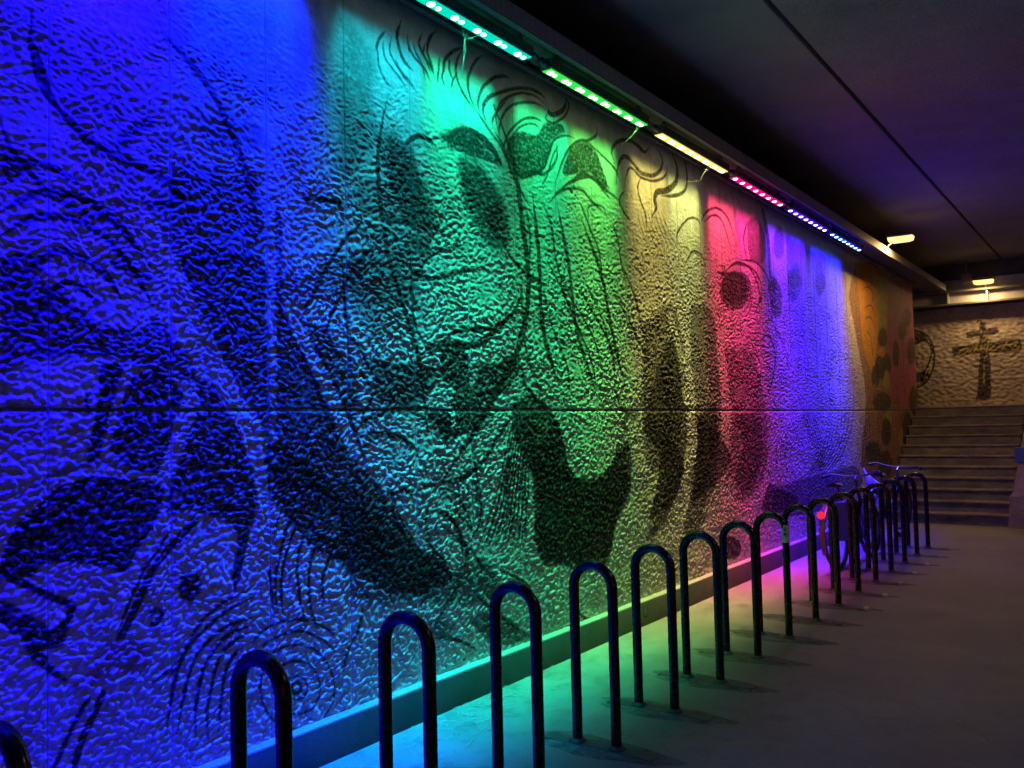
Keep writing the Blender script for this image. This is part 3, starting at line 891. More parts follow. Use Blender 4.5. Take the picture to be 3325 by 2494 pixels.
MB().box(-0.02, -0.002, -3.2, Y_END - 0.01, GROOVE0 - 0.004, GROOVE1 + 0.004).build('joint_strip', M['core'], wall)
PANEL = 0.4755
y0s = 1.55 - PANEL * 9
ncol = int(math.ceil((Y_END - y0s) / PANEL))
for i in range(ncol):
    a = y0s + i * PANEL
    b = min(a + PANEL, Y_END)
    if b < -2.9:
        continue
    mid = 0.5 * (a + b)
    seen = b > 1.1
    depth = (mid * math.cos(YAW) + CAM[0] * math.sin(YAW))
    ppm = FPX * 1024 / PW / max(depth, 1.2)                        # pixels per metre at this depth
    pw_ = ppm * (CAM[0] / math.hypot(CAM[0], mid)) * 1.15
    ny = int(np.clip((b - a) * max(pw_ * 1.05, 105), 20, 170)) if seen else 24
    dz = np.clip(1.0 / (ppm * 1.0), 0.0036, 0.0075) if seen else 0.03
    ys = np.linspace(a + 0.0008, b - 0.0008, ny)
    nm = 'wall_panel'
    grid_mesh(nm, ys, np.linspace(0.165, GROOVE0, int((GROOVE0 - 0.165) / dz)), M['mural'], wall)
    grid_mesh(nm, ys, np.linspace(GROOVE1, WALL_TOP + 0.05, int((WALL_TOP + 0.05 - GROOVE1) / dz)), M['mural'], wall)

# ------------------------------------------------------------------ channel beam along the wall top
bm_root = empty('lighting_beam', (0, 0, WALL_TOP))
tag(bm_root, 'grey stained beam along the mural wall top carrying the coloured lights', 'beam')


def add_to(root, name, mb, mat, smooth=False):
    o = mb.build(name, mat, smooth=smooth)
    o.parent = root
    o.matrix_parent_inverse = root.matrix_basis.inverted()
    return o


B0, B1 = -8.0, Y_BACK - 0.42
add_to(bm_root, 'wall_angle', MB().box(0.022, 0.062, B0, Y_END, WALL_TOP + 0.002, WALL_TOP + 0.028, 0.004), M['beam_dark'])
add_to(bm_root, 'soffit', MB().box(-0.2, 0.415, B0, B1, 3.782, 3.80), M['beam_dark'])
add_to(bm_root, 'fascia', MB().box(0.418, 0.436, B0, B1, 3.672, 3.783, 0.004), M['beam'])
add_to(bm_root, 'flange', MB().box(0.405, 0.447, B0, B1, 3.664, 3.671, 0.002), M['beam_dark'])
# thin drip marks that hang from the flange
# ------------------------------------------------------------------ coloured light bars
def beam_light(name, loc, size_y, col, power, parent, sy=0.25, sxw=2.2, tilt=0.042):
    L = bpy.data.lights.new(name, 'AREA')
    L.shape = 'RECTANGLE'
    L.size = 0.03
    L.size_y = size_y
    L.energy = power
    L.color = (1, 1, 1)
    L.use_nodes = True
    nt = L.node_tree
    em = nt.nodes['Emission']
    g = nt.nodes.new('ShaderNodeNewGeometry')
    sep = nt.nodes.new('ShaderNodeSeparateXYZ')
    nt.links.new(g.outputs['Incoming'], sep.inputs[0])

    def mth(op, a, b=None):
        n = nt.nodes.new('ShaderNodeMath')
        n.operation = op
        for i, q in enumerate((a, b)):
            if q is None:
                continue
            if isinstance(q, (int, float)):
                n.inputs[i].default_value = q
            else:
                nt.links.new(q, n.inputs[i])
        return n.outputs[0]
    zz = mth('MAXIMUM', mth('ABSOLUTE', sep.outputs[2]), 0.02)
    sgn = mth('SIGN', sep.outputs[2])
    ty = mth('DIVIDE', sep.outputs[1], zz)
    tx = mth('DIVIDE', mth('MULTIPLY', sep.outputs[0], mth('MULTIPLY', sgn, -1.0)), zz)      # positive away from the wall
    tx = mth('ADD', tx, tilt)
    # lens profile: narrow along the bar, wider across it, with a weak skirt
    ey = mth('EXPONENT', mth('MULTIPLY', mth('MULTIPLY', ty, ty), -1.0 / (sy * sy)))
    ey = mth('ADD', mth('MULTIPLY', ey, 0.97), mth('MULTIPLY', mth('EXPONENT', mth('MULTIPLY', mth('MULTIPLY', ty, ty), -1.2)), 0.03))
    # the housing cuts the wide lobe off on the side away from the wall
    side = mth('GREATER_THAN', tx, 0.0)
    wid = mth('ADD', -1.0 / (sxw * sxw), mth('MULTIPLY', side, -45.0))
    ex = mth('EXPONENT', mth('MULTIPLY', mth('MULTIPLY', tx, tx), wid))
    core_ = mth('EXPONENT', mth('MULTIPLY', mth('MULTIPLY', tx, tx), -1.0 / (0.14 * 0.14)))
    prof_ = mth('MULTIPLY', ey, mth('ADD', mth('MULTIPLY', ex, 0.27), mth('MULTIPLY', core_, 1.2)))
    nt.links.new(prof_, em.inputs['Strength'])
    em.inputs['Color'].default_value = (*col, 1)
    o = bpy.data.objects.new(name, L)
    COL.objects.link(o)
    o.parent = parent
    o.location = loc
    return o


BX = 0.245
WHT = (0.85, 0.97, 1.0)
BARS = [
    # y start, [(light colour, power) for each half], lens colour, [two led colours], count, label
    (-0.08, [((0.004, 0.0, 1.0), 1.7), ((0.004, 0.0, 1.0), 1.7)], (0.0, 0.02, 1.0), [(0.3, 0.4, 1.0)], 8, 'blue light bar on the beam, second out of sight beyond the left edge'),
    (1.42, [((0.004, 0.0, 1.0), 1.7), ((0.0, 0.01, 1.0), 1.6)], (0.0, 0.02, 1.0), [(0.3, 0.4, 1.0)], 8, 'blue light bar on the beam, just out of sight beyond the top edge'),
    (2.92, [((0.0, 0.62, 0.75), 0.36), ((0.0, 0.90, 0.45), 0.50)], (0.0, 0.5, 0.35), [(0.7, 1.0, 0.95), (0.55, 0.75, 1.0)], 14, 'light bar of green and blue diodes cut by the top edge'),
    (4.42, [((0.0, 0.85, 0.26), 0.44), ((0.12, 0.85, 0.12), 0.44)], (0.02, 0.55, 0.05), [(1.0, 0.75, 0.35), (0.7, 1.0, 0.95)], 16, 'green light bar with alternating orange and pale diodes'),
    (5.95, [((0.80, 0.66, 0.14), 0.32), ((0.80, 0.84, 0.22), 0.32)], (0.8, 0.6, 0.1), [(1.0, 0.95, 0.75), (0.95, 1.0, 0.8)], 16, 'warm yellow white light bar between the green and the pink one'),
    (7.45, [((1.0, 0.06, 0.14), 0.5), ((1.0, 0.03, 0.26), 0.5)], (0.8, 0.0, 0.15), [(1.0, 0.75, 0.85)], 8, 'pink red light bar on the beam'),
    (8.98, [((0.14, 0.01, 1.0), 0.9), ((0.03, 0.0, 1.0), 1.2)], (0.05, 0.0, 0.9), [(0.95, 0.85, 1.0)], 8, 'blue light bar with whitish diodes next to the pink one'),
    (10.50, [((0.01, 0.0, 1.0), 1.3), ((0.01, 0.01, 1.0), 1.2)], (0.0, 0.02, 0.8), [(0.6, 0.95, 1.0)], 8, 'farthest blue light bar with cyan diodes near the bulkhead lamp'),
]
LED_W = 460.0 * LED_POWER
BAR_LEN = 1.31
for bi, (ys0, halves, lens_c, leds, n, label) in enumerate(BARS):
    root = empty('led_light_bar', (BX, ys0, 3.70))
    tag(root, label, 'light bar', 'coloured light bars on the beam')
    MB().box(-0.044, 0.044, 0.0, BAR_LEN, -0.038, 0.026, 0.006).build('housing', M['housing'], root)
    lm = emitter('lens_glow', lens_c, 1.6)
    MB().box(-0.034, 0.034, 0.012, BAR_LEN - 0.012, -0.0435, -0.0385, 0.001).build('lens', lm, root)
    mats = [emitter('led_glow', c, 5.0) for c in leds]
    for j in range(n):
        two = len(leds) > 1
        yy = 0.05 + (BAR_LEN - 0.10) * ((j // 2 + (0.30 if (two and j % 2) else 0.0)) / (n / 2 - 0.7) if two else j / (n - 1))
        yy = min(yy, BAR_LEN - 0.03)
        rr = 0.022 if (not two or j % 2 == 0) else 0.016
        mb = MB().lathe((0.0, yy, -0.0435), (0, 0, -1), [(rr, 0.0), (rr, 0.004), (rr * 0.7, 0.009), (0.002, 0.0105)], 12)
        mb.build('led', mats[j % len(mats)], root, smooth=True)
    for yb in (0.10, BAR_LEN - 0.10):
        MB().box(-0.012, 0.012, yb, yb + 0.035, 0.026, 0.083, 0.002).build('bracket', M['housing'], root)
    MB().lathe((0.0, 0.0, -0.006), (0, -1, 0), [(0.018, -0.002), (0.026, 0.004), (0.026, 0.05), (0.017, 0.06), (0.012, 0.075)], 14).build('cable_gland', M['housing'], root, smooth=True)
    MB().tube([(0.0, -0.07, -0.006), (0.0, -0.10, 0.012), (-0.02, -0.14, 0.035), (-0.05, -0.17, 0.075), (-0.05, -0.19, 0.083)], 0.007, 8).build('cable', M['cable'], root, smooth=True)
    for hI, (c, pw_) in enumerate(halves):
        beam_light('bar_light', (0.0, BAR_LEN * (0.25 + 0.5 * hI), -0.058), BAR_LEN * 0.46, c, LED_W * pw_, root)

# ------------------------------------------------------------------ warm bulkhead lamps
def bulkhead(loc, arm_to, label, power, sy=0.30, col=(1.0, 0.56, 0.17)):
    root = empty('bulkhead_lamp', loc)
    tag(root, label, 'lamp')
    gl = emitter('warm_diffuser', (1.0, 0.56, 0.18), 2.4)
    MB().box(-0.17, 0.17, -0.085, 0.085, 0.0, 0.035, 0.012).build('lamp_housing', M['housing'], root)
    MB().quad_strip([[(-0.155, -0.072, 0.0), (0.155, -0.072, 0.0), (0.155, 0.072, 0.0), (-0.155, 0.072, 0.0)],
                     [(-0.145, -0.065, -0.05), (0.145, -0.065, -0.05), (0.145, 0.065, -0.05), (-0.145, 0.065, -0.05)],
                     [(-0.10, -0.04, -0.068), (0.10, -0.04, -0.068), (0.10, 0.04, -0.068), (-0.10, 0.04, -0.068)]]).build('diffuser', gl, root)
    a = Vector(arm_to) - Vector(loc)
    MB().tube([(0, 0, 0.03), tuple(a * 0.5 + Vector((0, 0, 0.02))), tuple(a)], 0.014, 8).build('arm', M['galv'], root, smooth=True)
    L = bpy.data.lights.new('lamp_light', 'AREA')
    L.shape = 'RECTANGLE'
    L.size = 0.26
    L.size_y = 0.11
    L.energy = power
    L.color = col
    o = bpy.data.objects.new('lamp_light', L)
    COL.objects.link(o)
    o.parent = root
    o.location = (0, 0, -0.072)
    return root


q = CAM + ray(2925, 775) * ((3.86 - 1.5) / ray(2925, 775)[2])
bulkhead((q[0], q[1], 3.88), (0.43, q[1] - 0.02, 3.76), 'glowing amber bulkhead lamp on a short arm beside the beam', 42 * LAMP_POWER)
bxl, bzl = on_back(3193, 914, Y_BACK - 0.40)
bulkhead((bxl, Y_BACK - 0.40, bzl + 0.02), (bxl + 0.02, Y_BACK - 0.2, bzl - 0.09), 'warm white lamp glowing above the painted cross', 18 * LAMP_POWER, col=(1.0, 0.60, 0.22))

bulkhead((4.9, 4.6, CEIL - 0.06), (4.9, 4.6, CEIL - 0.002), 'bulkhead lamp under the deck, out of sight to the right, mirrored in the hoops', 11 * LAMP_POWER, col=(1.0, 0.84, 0.78))

# ------------------------------------------------------------------ end wall with the painted cross
BK = []


def bk_pts(ox, oy, s, pts):
    return np.array([on_back(ox + x * s, oy + y * s, Y_BACK) for x, y in pts])


PRIMS_WALL = PRIMS
PRIMS_BACK = []
C1 = (3060, 1020, .3363)
D1 = (2640, 850, .7458)
YEL = np.array([0.50, 0.46, 0.14])
NAVY = np.array([0.025, 0.028, 0.035])


def bfill(reg, pts, col, a, soft=0.012):
    PRIMS_BACK.append(('f', bk_pts(*reg, pts), soft, col, a))


def bstroke(reg, w, pts, col, a):
    P = smooth_line(bk_pts(*reg, pts))
    PRIMS_BACK.append(('s', P, np.full(len(P), w), col, a))


bfill(C1, [(360, 85), (410, 75), (425, 150), (470, 130), (530, 122), (548, 185), (500, 198), (436, 205), (437, 270), (500, 270), (640, 250), (755, 238), (775, 330), (760, 352), (600, 368), (455, 378),
           (465, 520), (470, 720), (465, 825), (325, 830), (345, 700), (350, 520), (360, 385), (250, 395), (110, 410), (88, 320), (200, 302), (355, 290), (362, 212), (300, 222), (240, 235), (225, 182), (290, 165), (355, 150)], NAVY, 0.97)
bstroke(C1, 0.012, [(335, 80), (350, 62), (375, 70), (390, 90)], NAVY, 0.9)
for pts in ([(150, 392), (180, 350), (240, 330), (252, 346), (205, 385), (165, 398)], [(255, 385), (285, 335), (318, 325), (300, 368), (270, 382), (325, 374)],
            [(332, 300), (338, 350), (362, 360), (376, 300), (382, 360)], [(420, 290), (398, 325), (425, 345), (440, 290), (430, 345), (425, 400), (405, 430)],
            [(450, 350), (478, 325), (500, 306), (468, 330), (480, 352), (520, 342)], [(555, 358), (590, 318), (625, 268)], [(535, 315), (590, 300), (640, 296)],
            [(690, 335), (650, 310), (672, 288), (725, 270), (700, 305), (745, 318), (720, 335)], [(400, 215), (425, 205), (415, 245), (385, 262)], [(405, 470), (400, 600), (402, 680)]):
    bstroke(C1, 0.011, pts, YEL, 0.85)
bstroke(D1, 0.018, [(445, 300), (485, 312), (515, 350), (528, 410), (520, 470), (495, 520), (460, 545), (440, 550)], NAVY, 0.93)
bstroke(D1, 0.013, [(450, 360), (475, 345), (505, 355), (515, 390), (505, 440), (480, 480), (455, 490)], NAVY, 0.9)
bstroke(D1, 0.012, [(515, 400), (500, 450), (480, 490), (470, 530)], NAVY, 0.9)
bfill(D1, [(440, 305), (480, 315), (505, 345), (470, 345), (445, 365)], NAVY, 0.85)
bfill(D1, [(450, 490), (480, 480), (500, 495), (480, 530), (450, 525)], NAVY, 0.6)
for i in range(4):
    bstroke(D1, 0.010, [(455 + i * 12, 520), (462 + i * 12, 480), (468 + i * 12, 515)], NAVY, 0.85)


def back_paint(x, z):
    global PRIMS
    PRIMS = PRIMS_BACK
    c = paint_at(x, z)
    PRIMS = PRIMS_WALL
    tint = np.array([0.92, 0.80, 0.72])
    return c * tint


def back_relief(x, z):
    a = pnoise(x * 14, z * 20, 61)
    b = pnoise(x * 34, z * 44, 62)
    return 0.010 * np.tanh(2 * a) + 0.005 * b


end_root = empty('end_wall', (0, Y_BACK, 0))
tag(end_root, 'rough plastered end wall behind the stairs with a black cross painted on it', 'wall')
xs = np.linspace(-2.4, 2.6, 300)
zs = np.linspace(0.0, 3.42, 230)
tmp = grid_mesh('plaster_face', xs, zs, M['mural'], None, back_relief, back_paint)
tmp.parent = end_root
me = tmp.data
co = np.empty(len(me.vertices) * 3)
me.vertices.foreach_get('co', co)
co = co.reshape(-1, 3)
new = np.stack([co[:, 1], -co[:, 0], co[:, 2]], 1)
me.vertices.foreach_set('co', new.ravel())
me.update()
add_to(end_root, 'wall_body', MB().box(-2.6, 7.0, Y_BACK + 0.025, Y_BACK + 0.4, 0, CEIL - 0.002), M['core'])
# ledge over the end wall
lr = empty('end_ledge', (0, Y_BACK - 0.3, 3.4))
tag(lr, 'grey channel ledge across the top of the end wall under the warm lamp', 'beam')
add_to(lr, 'lower_flange', MB().box(-0.2, 3.2, Y_BACK - 0.22, Y_BACK + 0.02, 3.44, 3.475, 0.004), M['beam_dark'])
add_to(lr, 'web', MB().box(-0.2, 3.2, Y_BACK - 0.10, Y_BACK + 0.02, 3.476, 3.66), M['beam'])
add_to(lr, 'upper_flange', MB().box(-0.2, 3.2, Y_BACK - 0.24, Y_BACK + 0.02, 3.661, 3.70, 0.004), M['beam_dark'])
add_to(lr, 'upstand', MB().box(-0.2, 3.2, Y_BACK - 0.06, Y_BACK + 0.02, 3.701, 3.90), M['beam'])
for xx in (on_back(3078, 965, Y_BACK - 0.1)[0], on_back(3205, 955, Y_BACK - 0.1)[0], 2.2):
    add_to(lr, 'stiffener', MB().box(xx, xx + 0.025, Y_BACK - 0.21, Y_BACK - 0.101, 3.4755, 3.6605), M['beam'])
jx, jz = on_back(3138, 907, Y_BACK - 0.3)
jb = MB().box(-0.08, 0.08, -0.05, 0.05, -0.07, 0.10, 0.008)
jb.box(-0.065, 0.065, -0.058, -0.051, -0.055, 0.085, 0.003)
jb.tube([(0, 0, 0.10), (0.0, 0.02, 0.2), (0.02, 0.05, CEIL - jz)], 0.012, 8)
tag(jb.build('junction_box', simple('box_plastic', (0.28, 0.24, 0.24), 0.5), loc=(jx, Y_BACK - 0.3, jz)), 'small grey junction box beside the lamp above the cross', 'box')

# ------------------------------------------------------------------ stairs and pier
st = empty('staircase', (0.8, Y_STAIR, 0))
tag(st, 'worn concrete steps climbing to the landing below the painted cross', 'stairs')
NS, RISE = 11, 0.1495
going = (Y_END - 0.05 - Y_STAIR) / NS
for i in range(NS):
    y_0 = Y_STAIR + i * going
    last = i == NS - 1
    z0 = i * RISE
    x1 = X_PIER - 0.002
    mb = MB()
    jig = 0.004 * math.sin(i * 2.3)
    mb.quad_strip([[(0.014 if True else 0, y, z) for y, z in ((y_0 + 0.012 + jig, z0 - 0.02), (y_0 + 0.006 + jig, z0 + RISE - 0.03), (y_0 - 0.014 + jig, z0 + RISE - 0.022), (y_0 - 0.014 + jig, z0 + RISE - 0.006), (y_0 - 0.006 + jig, z0 + RISE),
                                                   ((Y_BACK + 0.02) if last else y_0 + going + 0.05, z0 + RISE), ((Y_BACK + 0.02) if last else y_0 + going + 0.05, z0 - 0.02))],
                   [(x1, y, z) for y, z in ((y_0 + 0.012, z0 - 0.02), (y_0 + 0.006, z0 + RISE - 0.03), (y_0 - 0.014, z0 + RISE - 0.022), (y_0 - 0.014, z0 + RISE - 0.006), (y_0 - 0.006, z0 + RISE),
                                            ((Y_BACK + 0.02) if last else y_0 + going + 0.05, z0 + RISE), ((Y_BACK + 0.02) if last else y_0 + going + 0.05, z0 - 0.02))]])
    add_to(st, 'step', mb, M['step'])

pm = MB()
# battered pier that closes the stair on its open side; its left arris leans away
xt = X_PIER + 0.30
pm.quad_strip([[(X_PIER, Y_STAIR - 0.17, 0), (X_PIER + 0.9, Y_STAIR - 0.17, 0), (X_PIER + 0.9, Y_BACK, 0), (X_PIER, Y_BACK, 0)],
               [(X_PIER + 0.03, Y_STAIR - 0.155, 0.42), (X_PIER + 0.9, Y_STAIR - 0.155, 0.42), (X_PIER + 0.9, Y_BACK, 0.42), (X_PIER + 0.03, Y_BACK, 0.42)],
               [(X_PIER + 0.07, Y_STAIR - 0.14, 0.47), (X_PIER + 0.9, Y_STAIR - 0.14, 0.47), (X_PIER + 0.9, Y_BACK, 0.47), (X_PIER + 0.07, Y_BACK, 0.47)],
               [(xt - 0.04, Y_STAIR - 0.02, 1.50), (X_PIER + 0.9, Y_STAIR - 0.02, 1.50), (X_PIER + 0.9, Y_BACK, 2.3), (xt - 0.04, Y_BACK, 2.3)],
               [(xt, Y_STAIR + 0.02, 1.56), (X_PIER + 0.86, Y_STAIR + 0.02, 1.56), (X_PIER + 0.86, Y_BACK, 2.36), (xt, Y_BACK, 2.36)]])
pier = tag(pm.build('stair_pier', M['pier']), 'pinkish rendered pier leaning beside the foot of the stairs', 'pier')
px_, pz_ = on_back(3322, 1478, Y_STAIR - 0.10)
MB().box(px_ - 0.10, px_ + 0.22, Y_STAIR - 0.105, Y_STAIR - 0.05, pz_ - 0.10, pz_ + 0.10, 0.004).build('blue_patch', simple('blue_paint', (0.05, 0.10, 0.30), 0.6), pier)
ret = MB().box(X_PIER + 0.9, 7.0, Y_STAIR + 0.4, Y_STAIR + 0.8, 0, CEIL - 0.002)
tag(ret.build('return_wall', M['core']), 'plain dark concrete wall to the right of the stair pier', 'wall')

# ------------------------------------------------------------------ bicycle hoops
TUBE_R = 0.0243
XL, XR = 0.868, 1.075
HT = 0.862 - TUBE_R


def make_rack():
    root = empty('bike_rack')
    hw = (XR - XL) / 2
    pts = [(-hw, 0, 0.0), (-hw, 0, 0.25), (-hw, 0, 0.5), (-hw, 0, HT - hw)]
    for i in range(1, 16):
        a = math.pi - math.pi * i / 16
        pts.append((hw * math.cos(a), 0, HT - hw + hw * math.sin(a)))
    pts += [(hw, 0, HT - hw), (hw, 0, 0.5), (hw, 0, 0.25), (hw, 0, 0.0)]
    MB().tube(pts, TUBE_R, 20).build('hoop', M['black_tube'], root, smooth=True)
    mb = MB()
    mb.box(-hw - 0.17, hw + 0.20, -0.045, 0.045, 0.0, 0.011, 0.003)
    mb.build('base_rail', M['rail'], root)
    for s in (-1, 1):
        MB().lathe((s * hw, 0, 0.011), (0, 0, 1), [(0.042, -0.002), (0.042, 0.004), (TUBE_R + 0.004, 0.014), (TUBE_R, 0.016)], 18).build('foot_collar', M['rail'], root, smooth=True)
    # dirt heaped against the rail
    mb = MB()
    ring0, ring1, ring2 = [], [], []
    for i in range(22):
        a = i * 2 * math.pi / 22
        k_ = 1 + 0.10 * math.sin(3 * a + 1) + 0.07 * math.sin(7 * a)
        ring0.append(((hw + 0.27) * k_ * math.cos(a) + 0.02, 0.125 * k_ * math.sin(a), 0.0005))
        ring1.append(((hw + 0.20) * k_ * math.cos(a) + 0.02, 0.085 * k_ * math.sin(a), 0.006))
        ring2.append(((hw + 0.12) * k_ * math.cos(a) + 0.02, 0.04 * k_ * math.sin(a), 0.009))
    mb.quad_strip([ring0, ring1, ring2])
    mb.build('mortar_bed', M['mortar'], root, smooth=True)
    return root


M['rail'] = concrete('rail_metal', (0.03, 0.03, 0.032), (0.12, 0.115, 0.11), 0.55, 9.0, 150, 0.5, 0.003)
M['mortar'] = concrete('mortar', (0.05, 0.05, 0.052), (0.24, 0.235, 0.23), 0.85, 14.0, 140, 0.8, 0.006)
M['cap'] = simple('white_rail_glint', (0.88, 0.88, 0.86), 0.25)  # white colour paints the glint on the galvanised rail ends

ORD = ['', 'second', 'third', 'fourth', 'fifth', 'sixth', 'seventh', 'eighth', 'ninth', 'tenth', 'eleventh', 'twelfth', 'thirteenth', 'fourteenth', 'fifteenth', 'sixteenth', 'seventeenth']
rack_y = [0.955, 1.675, 2.30, 2.955, 3.585] + [3.60 + 0.606 * k_ for k_ in range(1, 13)]
rack_y.append(11.48)
rack_y = rack_y[:17]
proto = make_rack()
racks = []
for i, y in enumerate(rack_y):
    r_ = proto if i == 0 else copy_tree(proto)
    r_.location = ((XL + XR) / 2, y, 0)
    r_.rotation_euler = (0, 0, math.radians(random.uniform(-1.2, 1.2)))
    if i == 0:
        lab = 'black hoop bike rack at the left edge with only its shoulder in view'
    elif i == 8:
        lab = 'black hoop bike rack with a white sticker on its leg'
    elif i == 16:
        lab = 'farthest black hoop bike rack nearest the stairs'
    else:
        lab = 'black hoop bike rack, %s in the row counted from the left edge' % ORD[i]
    tag(r_, lab, 'bike rack', 'black hoop bike racks in a row')
    racks.append(r_)
for i in range(10, 15):
    MB().box(0.295, 0.335, -0.028, 0.028, 0.0, 0.022, 0.004).build('rail_end', M['cap'], racks[i])

# sticker on the leg
hw = (XR - XL) / 2
mb = MB()
R_ = TUBE_R + 0.0008
z_lo, z_hi = 0.655, 0.775
mb.quad_strip([[(hw + R_ * math.cos(a), R_ * math.sin(a), z) for a in np.linspace(-2.6, 0.5, 14)] for z in (z_lo, z_hi)], closed=False, caps=False)
stk = mb.build('sticker', simple('sticker_paper', (0.75, 0.77, 0.74), 0.5), racks[8], smooth=True)
mb = MB()
for pts in ([(-1.7, .735), (-1.55, .757), (-1.4, .735)], [(-1.75, .742), (-1.4, .745)], [(-1.25, .755), (-1.2, .735), (-1.05, .757)], [(-1.7, .705), (-1.6, .722), (-1.5, .705), (-1.38, .722)], [(-1.3, .700), (-1.2, .722), (-1.1, .703)], [(-1.0, .72), (-0.9, .705)]):
    for (a0, z0), (a1, z1) in zip(pts[:-1], pts[1:]):
        R2_ = R_ + 0.0008
        mb.tube([(hw + R2_ * math.cos(a0), R2_ * math.sin(a0), z0), (hw + R2_ * math.cos(a1), R2_ * math.sin(a1), z1)], 0.0014, 5)
mb.build('ink_mark', simple('blue_ink', (0.02, 0.03, 0.12), 0.6), stk)

# ------------------------------------------------------------------ bicycles behind the far hoops
M['rubber'] = simple('tyre_rubber', (0.015, 0.015, 0.015), 0.7)
M['rim'] = simple('alloy_rim', (0.16, 0.16, 0.17), 0.35, 0.8)
M['seat'] = simple('saddle_vinyl', (0.012, 0.012, 0.012), 0.45)


def bicycle(loc, rz, lean, frame_col, label, pannier=None):
    root = empty('bicycle', loc, rz)
    root.rotation_euler = (lean, 0, rz)
    fm = simple('frame_paint', frame_col, 0.3)
    R, wb = 0.315, 1.02
    rear, front = Vector((0, 0, R + 0.02)), Vector((wb, 0, R + 0.02))
    for nm_, c in (('wheel', rear), ('wheel', front)):
        hub = MB().tube([(c.x, -0.05, c.z), (c.x, 0.05, c.z)], 0.018, 10)
        w_ = hub.build(nm_, M['rim'], root, smooth=True)
        MB().torus(c, (0, 1, 0), R, 0.020, 36, 8).build('tyre', M['rubber'], w_, smooth=True)
        MB().torus(c, (0, 1, 0), R - 0.026, 0.010, 36, 6).build('rim', M['rim'], w_, smooth=True)
        sp = MB()
        for i in range(18):
            a = i * 2 * math.pi / 18
            sp.tube([(c.x + 0.015 * math.cos(a + 0.7), 0.03 * (1 if i % 2 else -1), c.z + 0.015 * math.sin(a + 0.7)), (c.x + (R - 0.03) * math.cos(a), 0, c.z + (R - 0.03) * math.sin(a))], 0.0015, 4, False)
        sp.build('spokes', M['rim'], w_)
    bb = Vector((0.42, 0, 0.29))
    st_top = Vector((0.26, 0, 0.70))
    hd = Vector((0.80, 0, 0.76))
    hd_lo = Vector((0.85, 0, 0.62))
    fr = MB()
    fr.tube([bb, st_top], 0.016, 10).tube([hd, hd_lo], 0.019, 10).tube([st_top - Vector((-0.01, 0, 0.03)), hd - Vector((0, 0, 0.03))], 0.015, 10).tube([bb, hd_lo + Vector((-0.005, 0, 0.02))], 0.018, 10)
    for s in (-1, 1):
        fr.tube([bb + Vector((0, s * 0.03, 0)), rear + Vector((0, s * 0.055, 0))], 0.009, 8).tube([st_top + Vector((0.02, s * 0.02, -0.06)), rear + Vector((0, s * 0.055, 0))], 0.008, 8)
        fr.tube([hd_lo + Vector((0, s * 0.03, -0.02)), front + Vector((-0.04, s * 0.055, 0.12)), front + Vector((0, s * 0.055, 0))], 0.011, 8)
    fr.tube([hd_lo + Vector((0, -0.045, -0.02)), hd_lo + Vector((0, 0.045, -0.02))], 0.014, 8)
    fr.build('frame', fm, root, smooth=True)
    MB().tube([st_top - Vector((-0.02, 0, 0.05)), (0.235, 0, 0.80)], 0.012, 8).build('seat_post', M['rim'], root, smooth=True)
    sd = MB()
    rings = []
    for t, w, hgt in ((-0.13, 0.055, 0.01), (-0.11, 0.085, 0.0), (-0.04, 0.080, 0.0), (0.03, 0.045, 0.004), (0.10, 0.025, 0.0), (0.14, 0.014, -0.012)):
        rings.append([(0.225 + t, w * math.cos(a), 0.815 + hgt + (0.026 if math.sin(a) > 0 else 0.012) * math.sin(a)) for a in np.linspace(0, 2 * math.pi, 13)[:-1]])
    sd.quad_strip(rings).build('saddle', M['seat'], root, smooth=True)
    hb = MB()
    hb.tube([hd, hd + Vector((-0.03, 0, 0.09)), hd + Vector((0.02, 0, 0.12))], 0.013, 8)
    hb.tube([(0.70, -0.29, 0.90), (0.76, -0.24, 0.915), (0.81, -0.12, 0.885), (0.82, 0, 0.88), (0.81, 0.12, 0.885), (0.76, 0.24, 0.915), (0.70, 0.29, 0.90)], 0.012, 8)
    hbo = hb.build('handlebar', M['rim'], root, smooth=True)
    for s in (-1, 1):
        MB().tube([(0.665, s * 0.305, 0.893), (0.745, s * 0.255, 0.912)], 0.017, 8).build('grip', M['seat'], hbo, smooth=True)
    cr = MB().lathe((bb.x, -0.045, bb.z), (0, 1, 0), [(0.085, 0), (0.09, 0.004), (0.085, 0.008)], 24)
    cr.tube([(bb.x, -0.06, bb.z), (bb.x + 0.12, -0.07, bb.z - 0.11)], 0.011, 8).tube([(bb.x, 0.06, bb.z), (bb.x - 0.12, 0.07, bb.z + 0.11)], 0.011, 8)
    cr.tube([(bb.x, -0.06, bb.z), (bb.x, 0.06, bb.z)], 0.016, 8)
    cro = cr.build('crankset', M['rim'], root, smooth=True)
    MB().box(bb.x + 0.075, bb.x + 0.165, -0.155, -0.075, bb.z - 0.122, bb.z - 0.098, 0.005).build('pedal', M['seat'], cro)
    MB().box(bb.x - 0.165, bb.x - 0.075, 0.075, 0.155, bb.z + 0.098, bb.z + 0.122, 0.005).build('pedal', M['seat'], cro)
    mg = MB()
    rings = []
    for a in np.linspace(math.radians(65), math.radians(205), 14):
        cx_, cz_ = rear.x + (R + 0.035) * math.cos(a), rear.z + (R + 0.035) * math.sin(a)
        nx, nz = math.cos(a), math.sin(a)
        rings.append([(cx_, -0.028, cz_), (cx_ + nx * 0.008, 0, cz_ + nz * 0.008), (cx_, 0.028, cz_), (cx_ - nx * 0.002, 0, cz_ - nz * 0.002)])
    mg.quad_strip(rings)
